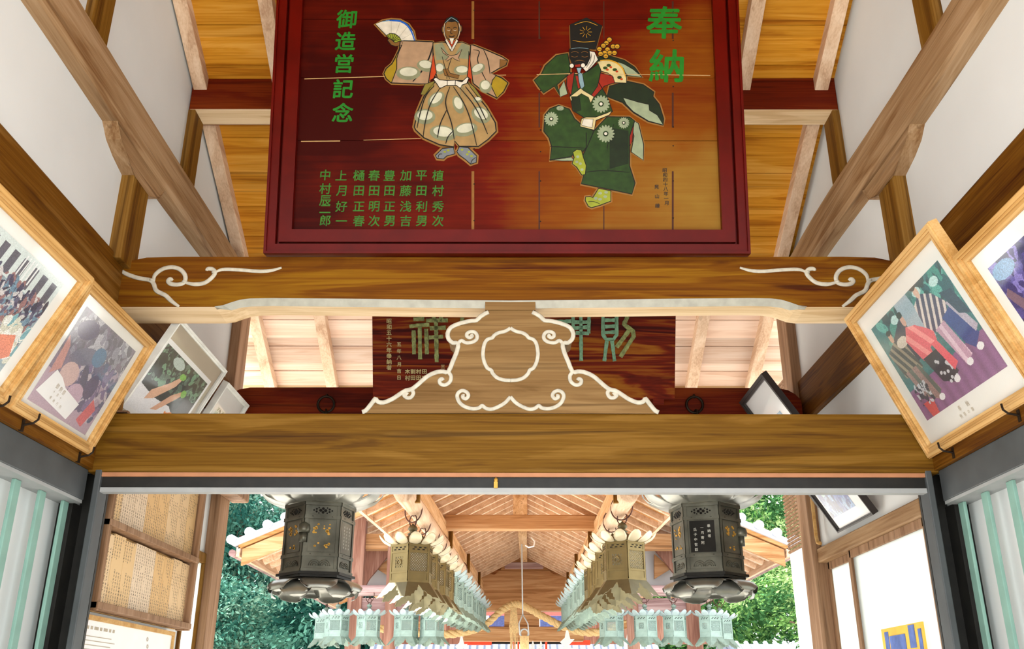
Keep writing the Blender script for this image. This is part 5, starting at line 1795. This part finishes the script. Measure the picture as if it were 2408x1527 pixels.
# ------------------------------------------------------------ worship hall at the end of the passage
GY = 17.3
hall = thing('worship_hall', 'timber shrine hall with a tiled gable roof at the end of the passage', 'building', (0, 16, 0))
bm_ = lambda px0, px1, py0, py1, Y, d=.2: (at(px0, py0, Y=Y).x, at(px1, py0, Y=Y).x, Y, Y + d, at((px0 + px1) / 2, py1, Y=Y).z, at((px0 + px1) / 2, py0, Y=Y).z)
MB().box(*bm_(1090, 1372, 1382, 1437, GY, .25)).build('gable_beam', M['pavilion_wood_x'], hall, bevel=.01)
MB().box(*bm_(1090, 1372, 1474, 1508, GY, .25)).build('lower_beam', M['pavilion_wood_x'], hall, bevel=.01)
MB().box(*bm_(1186, 1268, 1437, 1474, GY + .05, .1)).build('centre_board', M['pavilion_wood_x'], hall)
mb = MB()
mb.box(*bm_(1090, 1380, 1331, 1352, GY + .1, .1))
mb.build('cross_rail', M['pavilion_wood_x'], hall)
zk = at(1230, 1382, Y=GY).z
kk = [(1120, 1384), (1124, 1364), (1135, 1352), (1150, 1350), (1163, 1352), (1178, 1340), (1188, 1318), (1200, 1302), (1232, 1298)]
kpts = [at(*p, Y=GY - .02) for p in kk] + [at(2 * 1233 - p[0], p[1], Y=GY - .02) for p in kk[-2::-1]]
MB().prism([at(*p, Y=GY + .3) for p in ((1098, 1336), (1180, 1298), (1218, 1284), (1286, 1298), (1368, 1336))], (0, .05, 0)).build('gable_sky_panel', M['plaster'], hall)  # white panel added in place of bright sky seen through the gable
MB().prism(kpts, (0, .1, 0)).build('frog_leg_strut', M['pavilion_wood_x'], hall)
# big gable roof, facing us
cz, cx0, slope = at(1207, 1292, Y=13).z, 3.74, .43
apex = cz + cx0 * slope
for s in (-1, 1):
    P2 = lambda x, y, dz: V((s * x, y, apex - slope * x + dz))
    MB().prism([P2(0, 13.0, 0), P2(cx0, 13.0, 0), P2(cx0, 13.0, .05), P2(0, 13.0, .05)], (0, 8, 0)).build('roof_soffit', M['pavilion_board'], hall)
    mb = MB().prism([P2(0, 12.95, .05), P2(cx0 + .05, 12.95, .05), P2(cx0 + .05, 12.95, .14), P2(0, 12.95, .14)], (0, 8.1, 0))
    for i in range(16):
        x = .3 + i * .235
        mb.tube([P2(x, 12.90, .15), P2(x, 13.4, .15)], .065, 10)
    for k in range(28):
        y = 13.5 + k * .27
        mb.tube([P2(0, y, .14), P2(cx0 + .06, y, .14)], .07, 8)
    mb.build('tiled_roof', M['white_tile'], hall)
    MB().prism([P2(0, 13.03, -.02), P2(cx0 - .05, 13.03, -.02), P2(cx0 - .05, 13.03, -.24), P2(0, 13.03, -.24)], (0, .06, 0)).build('barge_board', M['pavilion_wood_x'], hall)
    for i in range(14):
        y = 13.25 + i * .42
        MB().beam(P2(.2, y, -.05), P2(cx0 - .08, y, -.05), .09, .10).build('rafter', M['rafter_wood'], hall)
    MB().beam(P2(cx0, 13.0, -.04), P2(cx0, 21, -.04), .05, .12).build('eave_board', M['rafter_wood'], hall)
    mb = MB().tube([P2(cx0 + .07, 12.98 + .6 * i, -.03) for i in range(14)], .05, 8)
    mb.build('gutter', M['grey_wood'], hall)
    MB().beam(P2(2.75, 13.1, -.25), P2(2.75, 21, -.25), .18, .22).build('eave_purlin', M['pavilion_wood'], hall)
for px, w in ((831, .20), (917, .16), (1489, .16), (1633, .20)):
    Y = 14.0
    x = at(px, 1450, Y=Y).x
    MB().box(x - w / 2, x + w / 2, Y, Y + w, 0, 4.2).build('front_post', M['grey_post'], hall, bevel=.01)
for a, b_ in ((835, 1090), (1372, 1640)):
    MB().box(*bm_(a, b_, 1407, 1440, 14.05, .18)).build('tie_beam', M['grey_wood'], hall, bevel=.008)
    MB().box(*bm_(a, b_, 1378, 1392, 14.6, .15)).build('head_rail', M['grey_wood'], hall)
    MB().box(*bm_(a, b_, 1256, 1292, 14.1, .2)).build('upper_beam', M['pavilion_wood_x'], hall)
    # plaster panel behind, curved brace boards in front
    MB().box(*bm_(a, b_, 1290, 1382, 14.75, .05)).build('plaster_panel', M['plaster'], hall)
for s in (0, 1):
    pts = [(850, 1292), (925, 1292), (908, 1312), (888, 1338), (868, 1362), (856, 1384), (850, 1384)]
    if s: pts = [(2 * 1232 - p[0] + 0, p[1]) for p in pts]
    MB().prism([at(*p, Y=14.5) for p in pts], (0, .08, 0)).build('curved_brace', M['grey_post'], hall)
    pts = [(886, 1338), (925, 1304), (925, 1362)]
    if s: pts = [(2 * 1232 - p[0], p[1]) for p in pts]
    MB().prism([at(*p, Y=14.6) for p in pts], (0, .08, 0)).build('wedge_board', M['pavilion_wood_x'], hall)
    a = [(930, 1440), (1000, 1468), (1000, 1482), (930, 1456)]
    if s: a = [(2 * 1232 - p[0], p[1]) for p in a]
    MB().prism([at(*p, Y=15) for p in a], (0, .2, 0)).build('stair_string', M['pavilion_wood_x'], hall)
for side, pa, pb, pc in (('left', 708, 1085, 733), ('right', 1752, 1375, 1722)):
    x0, x1, xc = (at(p, 1390, Y=TY).x for p in (pa, pb, pc))
    po_ = thing('crosswise_pole', 'weathered crosswise pole carrying pale green lanterns, %s of the passage' % side, 'pole', ((x0 + x1) / 2, TY, TZ))
    MB().tube([(x0, TY, TZ - .02), (x0 * .6 + x1 * .4, TY, TZ), (x1, TY, TZ + .01)], .075, 10).build('shaft', M['grey_wood'], po_, smooth=True)
    MB().box(xc - .05, xc + .05, TY - .09, TY + .09, TZ - .08, TZ + .12).build('collar', M['grey_post'], po_)

# straw rope, strands, papers, bell rod
def rope_path(pxs, Y): return smooth_path([at(*p, Y=Y) for p in pxs], 8)
main = rope_path([(880, 1478), (1000, 1490), (1080, 1490), (1140, 1470), (1180, 1436), (1212, 1421), (1240, 1430), (1280, 1452), (1335, 1478), (1400, 1488), (1490, 1462)], 16.4)
mb = MB()
for ph in (0, 2.094, 4.189):
    pts = []
    for i, p in enumerate(main):
        a = ph + i * 1.05
        pts.append(p + V((0, math.cos(a), math.sin(a))) * .034)
    mb.tube(smooth_path(pts, 2), .036, 6)
sr = thing('straw_rope', 'thick twisted straw rope slung across the hall front', 'rope', main[len(main) // 2])
mb.build('twisted_strands', M['straw'], sr, smooth=True)
mb = MB()
rng = random.Random(4)
for k in range(26):
    x = at(1208, 1440, Y=16.35).x + rng.uniform(-.05, .05)
    z0 = at(1208, 1430, Y=16.35).z
    mb.tube([(x, 16.35, z0), (x + rng.uniform(-.04, .04), 16.33, z0 - .3), (x + rng.uniform(-.05, .05), 16.33, z0 - (.95 if k % 3 == 0 else .4))], .008, 4)
mb.build('hanging_straw', M['straw'], sr)
for i, (px, py, sc, Y, lab) in enumerate(((1083, 1497, 1.0, 16.2, 'white zigzag paper streamer hanging near the end of the left lantern row'), (1331, 1483, 1.15, 16.2, 'white zigzag paper streamer hanging near the end of the right lantern row'),
                                          (939, 1512, .9, 16.2, 'white zigzag paper streamer at the far left, below the crosswise lanterns'), (1476, 1484, 1.2, 16.2, 'white zigzag paper streamer at the far right, below the crosswise lanterns'), (1252, 1508, .45, 17.0, 'small zigzag paper streamer just right of the bell rope'), (1271, 1508, .45, 17.0, 'small zigzag paper streamer second from the bell rope'))):
    p = at(px, py, Y=Y)
    mb = MB()
    z = p.z
    x = p.x
    pts = [(0, 0), (.03, 0), (.06, -.12), (.12, -.12), (.02, -.22), (.10, -.24), (-.02, -.36), (.08, -.40), (-.03, -.52), (-.10, -.46), (-.03, -.36), (-.12, -.30), (-.03, -.22), (-.09, -.16), (-.02, -.10)]
    mb.prism([(x + a * sc, Y, z + b_ * sc) for a, b_ in pts], (0, .006, 0))
    tag(mb.build('paper_streamer', M['paper']), lab, 'streamer')
br = thing('bell_rod', 'thin metal rod with a forked ring hanging in the middle of the passage', 'rod', at(1229, 1280, Y=11))
BYR = 11.0
b0, b1, b2 = at(1227, 1280, Y=BYR), at(1229, 1445, Y=BYR), at(1233, 1490, Y=BYR)
MB().tube([b0, b1], .008, 6).build('rod', M['alu'], br)
mb = MB()
for dx in (-.05, .05):
    mb.tube([b1, b1.lerp(b2, .5) + V((dx, 0, 0)), b2 + V((dx, 0, -.02))], .007, 6)
mb.torus(b2 + V((0, 0, .0)), (0, 1, 0), .045, .010)
mb.build('forked_ring', M['alu'], br, smooth=True)
MB().tube([b2 + V((0, 0, -.03)), b2 + V((0, 0, -.40))], .05, 8).build('rope_handle', M['straw'], br, smooth=True)

# things glimpsed below the passage: inner shrine front
inner = thing('inner_shrine', 'red painted shrine front with blue tiled roof glimpsed under the passage', 'building', (0, 22, 0))
IY = 21.5
MB().box(*bm_(1090, 1390, 1437, 1447, IY, .2)).build('red_lintel', M['pink'], inner)
MB().box(*bm_(840, 1128, 1440, 1515, IY + .6, .1)).box(*bm_(1345, 1660, 1440, 1515, IY + .6, .1)).build('timber_wall', M['grey_post'], inner)
MB().box(*bm_(1120, 1350, 1380, 1440, IY + .6, .1)).build('upper_wall', M['pavilion_wood_x'], inner)
MB().box(*bm_(1120, 1350, 1474, 1515, IY + .7, .1)).build('dark_opening', M['old_black'], inner)
MB().box(*bm_(1122, 1142, 1437, 1476, IY, .2)).build('red_post', M['pink'], inner)
MB().box(*bm_(1270, 1350, 1448, 1500, IY + .5, .05)).build('blue_curtain', M['blue'], inner)
MB().box(*bm_(1150, 1205, 1448, 1480, IY + .5, .05)).build('blue_curtain', M['blue'], inner)
for a, b_ in ((1092, 1156), (1336, 1388)):
    MB().box(*bm_(a, b_, 1506, 1517, IY, .2)).build('red_rail', M['red'], inner)
for a in (1206, 1216, 1282):
    MB().box(*bm_(a, a + 5, 1508, 1527, IY, .1)).build('red_stripe', M['red'], inner)
mb = MB()
xa, xb_ = at(880, 1515, Y=24).x, at(1540, 1515, Y=24).x
ztop = at(1200, 1512, Y=24).z
mb.prism([(xa, 24, ztop), (xa, 22.6, ztop - .9), (xa, 25.4, ztop - .9)], (xb_ - xa, 0, 0))
for i in range(40):
    x = xa + (xb_ - xa) * i / 39
    mb.tube([(x, 24, ztop + .02), (x, 22.6, ztop - .88)], .06, 6)
mb.build('tiled_roof', M['tile'], inner)
gw = thing('garden_wall', 'low wall with blue grey tiled coping at the lower right, behind the lanterns', 'wall', (6, 20, 0))
xa, xb_ = at(1690, 1515, Y=20).x, at(1862, 1515, Y=20).x + 3
zt_ = at(1770, 1514, Y=20).z
MB().box(xa, xb_, 20, 20.3, -.06, zt_ - .2).build('wall_body', M['plaster'], gw)
mb = MB().prism([(xa, 19.7, zt_ - .22), (xa, 20.6, zt_ - .22), (xa, 20.15, zt_)], (xb_ - xa, 0, 0))
for i in range(24):
    x = xa + (xb_ - xa) * i / 23
    mb.tube([(x, 19.7, zt_ - .2), (x, 20.15, zt_ + .02)], .05, 6)
mb.build('tiled_coping', M['tile'], gw)

# ------------------------------------------------------------ trees beyond
def tree(name, label, base, height, crown, mats, leaf, nclump, per, seed, spread=.5, drop=.25):
    """crown = list of (dx, dy, z, rx, rz) lobes"""
    rng = random.Random(seed)
    t = thing(name, label, 'tree', base, 'trees beyond the hall')
    bx, by = base[0], base[1]
    mb = MB()
    mb.tube([(bx, by, -.06), (bx + .1, by, height * .3), (bx - .05, by + .1, height * .62), (bx, by, height * .9)], [.16, .12, .08, .03], 8)
    for _ in range(9):
        z = height * rng.uniform(.2, .75)
        a = rng.uniform(0, 2 * math.pi)
        l = rng.uniform(.5, 1.4)
        mb.tube([(bx, by, z), (bx + l * .5 * math.cos(a), by + l * .5 * math.sin(a), z + l * .35), (bx + l * math.cos(a), by + l * math.sin(a), z + l * .5)], [.045, .03, .012], 5)
    mb.build('trunk', M['bark'], t, smooth=True)
    fo = MB()
    for _ in range(nclump):
        dx, dy, cz_, rx_, rz_ = rng.choice(crown)
        while True:
            p = V((rng.uniform(-1, 1), rng.uniform(-1, 1), rng.uniform(-1, 1)))
            if .35 < p.length < 1: break
        c = V((bx + dx + p.x * rx_, by + dy + p.y * rx_, cz_ + p.z * rz_))
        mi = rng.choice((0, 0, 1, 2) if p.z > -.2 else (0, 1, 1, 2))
        out = V((p.x, p.y, p.z * .5 - drop)).normalized()
        for _k in range(per):
            o_ = V((rng.gauss(0, 1), rng.gauss(0, 1), rng.gauss(0, .7))) * spread * .5
            d = (out + V((rng.uniform(-1, 1), rng.uniform(-1, 1), rng.uniform(-1, 1))) * .9).normalized()
            sd = d.cross(V((rng.uniform(-1, 1), rng.uniform(-1, 1), rng.uniform(-1, 1)))).normalized()
            l = leaf * rng.uniform(.6, 1.3)
            q = c + o_
            fo.add([q, q + d * l * .45 + sd * l * .2, q + d * l, q + d * l * .5 - sd * l * .2], [(0, 1, 2, 3)], mi)
    fo.build('foliage', mats, t)


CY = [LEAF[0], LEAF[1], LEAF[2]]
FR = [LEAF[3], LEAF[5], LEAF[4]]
def lobes(k, l): return [(a * k, b_ * k, 1.6 + (c - 1.6) * k, d * k, e_ * k) for a, b_, c, d, e_ in l]


tree('cypress_tree', 'bluish cypress behind the big left lantern, reaching the top of the doorway', (-6.6, 23.0, -.06), 8.2, lobes(1.45, [(-.2, 0, 5.0, 1.2, 1.3), (.3, .2, 4.0, 1.2, 1.1), (-.5, 0, 3.6, 1.1, 1.0), (.1, 0, 6.0, 1.0, 1.0)]), CY, .15, 210, 105, 1, .46, .6)
tree('cypress_tree', 'second bluish cypress standing at the left edge of the doorway view', (-9.4, 20.5, -.06), 8, lobes(1.25, [(0, 0, 5.0, 1.3, 1.6), (.4, 0, 3.8, 1.3, 1.2), (.2, 0, 6.3, 1.0, 1.1)]), CY, .14, 190, 95, 2, .42, .6)
tree('broadleaf_shrub', 'pale green bushy tree at the lower left, below the tiled eave', (-5.0, 14.9, -.06), 3.2, lobes(1.15, [(.1, 0, 2.3, .95, .75), (-.6, .2, 2.1, .8, .7), (.7, 0, 2.0, .8, .6), (.3, .2, 2.7, .6, .5)]), [LEAF[0], LEAF[1], LEAF[2]], .085, 220, 120, 3, .3, .1)
tree('broadleaf_shrub', 'dark leafed bush low at the left, beside the frosted window', (-7.0, 15.6, -.06), 3.0, lobes(1.15, [(0, 0, 2.0, .9, .9), (.2, 0, 2.6, .7, .6)]), [LEAF[1], LEAF[0], LEAF[2]], .095, 150, 95, 4, .34, .1)
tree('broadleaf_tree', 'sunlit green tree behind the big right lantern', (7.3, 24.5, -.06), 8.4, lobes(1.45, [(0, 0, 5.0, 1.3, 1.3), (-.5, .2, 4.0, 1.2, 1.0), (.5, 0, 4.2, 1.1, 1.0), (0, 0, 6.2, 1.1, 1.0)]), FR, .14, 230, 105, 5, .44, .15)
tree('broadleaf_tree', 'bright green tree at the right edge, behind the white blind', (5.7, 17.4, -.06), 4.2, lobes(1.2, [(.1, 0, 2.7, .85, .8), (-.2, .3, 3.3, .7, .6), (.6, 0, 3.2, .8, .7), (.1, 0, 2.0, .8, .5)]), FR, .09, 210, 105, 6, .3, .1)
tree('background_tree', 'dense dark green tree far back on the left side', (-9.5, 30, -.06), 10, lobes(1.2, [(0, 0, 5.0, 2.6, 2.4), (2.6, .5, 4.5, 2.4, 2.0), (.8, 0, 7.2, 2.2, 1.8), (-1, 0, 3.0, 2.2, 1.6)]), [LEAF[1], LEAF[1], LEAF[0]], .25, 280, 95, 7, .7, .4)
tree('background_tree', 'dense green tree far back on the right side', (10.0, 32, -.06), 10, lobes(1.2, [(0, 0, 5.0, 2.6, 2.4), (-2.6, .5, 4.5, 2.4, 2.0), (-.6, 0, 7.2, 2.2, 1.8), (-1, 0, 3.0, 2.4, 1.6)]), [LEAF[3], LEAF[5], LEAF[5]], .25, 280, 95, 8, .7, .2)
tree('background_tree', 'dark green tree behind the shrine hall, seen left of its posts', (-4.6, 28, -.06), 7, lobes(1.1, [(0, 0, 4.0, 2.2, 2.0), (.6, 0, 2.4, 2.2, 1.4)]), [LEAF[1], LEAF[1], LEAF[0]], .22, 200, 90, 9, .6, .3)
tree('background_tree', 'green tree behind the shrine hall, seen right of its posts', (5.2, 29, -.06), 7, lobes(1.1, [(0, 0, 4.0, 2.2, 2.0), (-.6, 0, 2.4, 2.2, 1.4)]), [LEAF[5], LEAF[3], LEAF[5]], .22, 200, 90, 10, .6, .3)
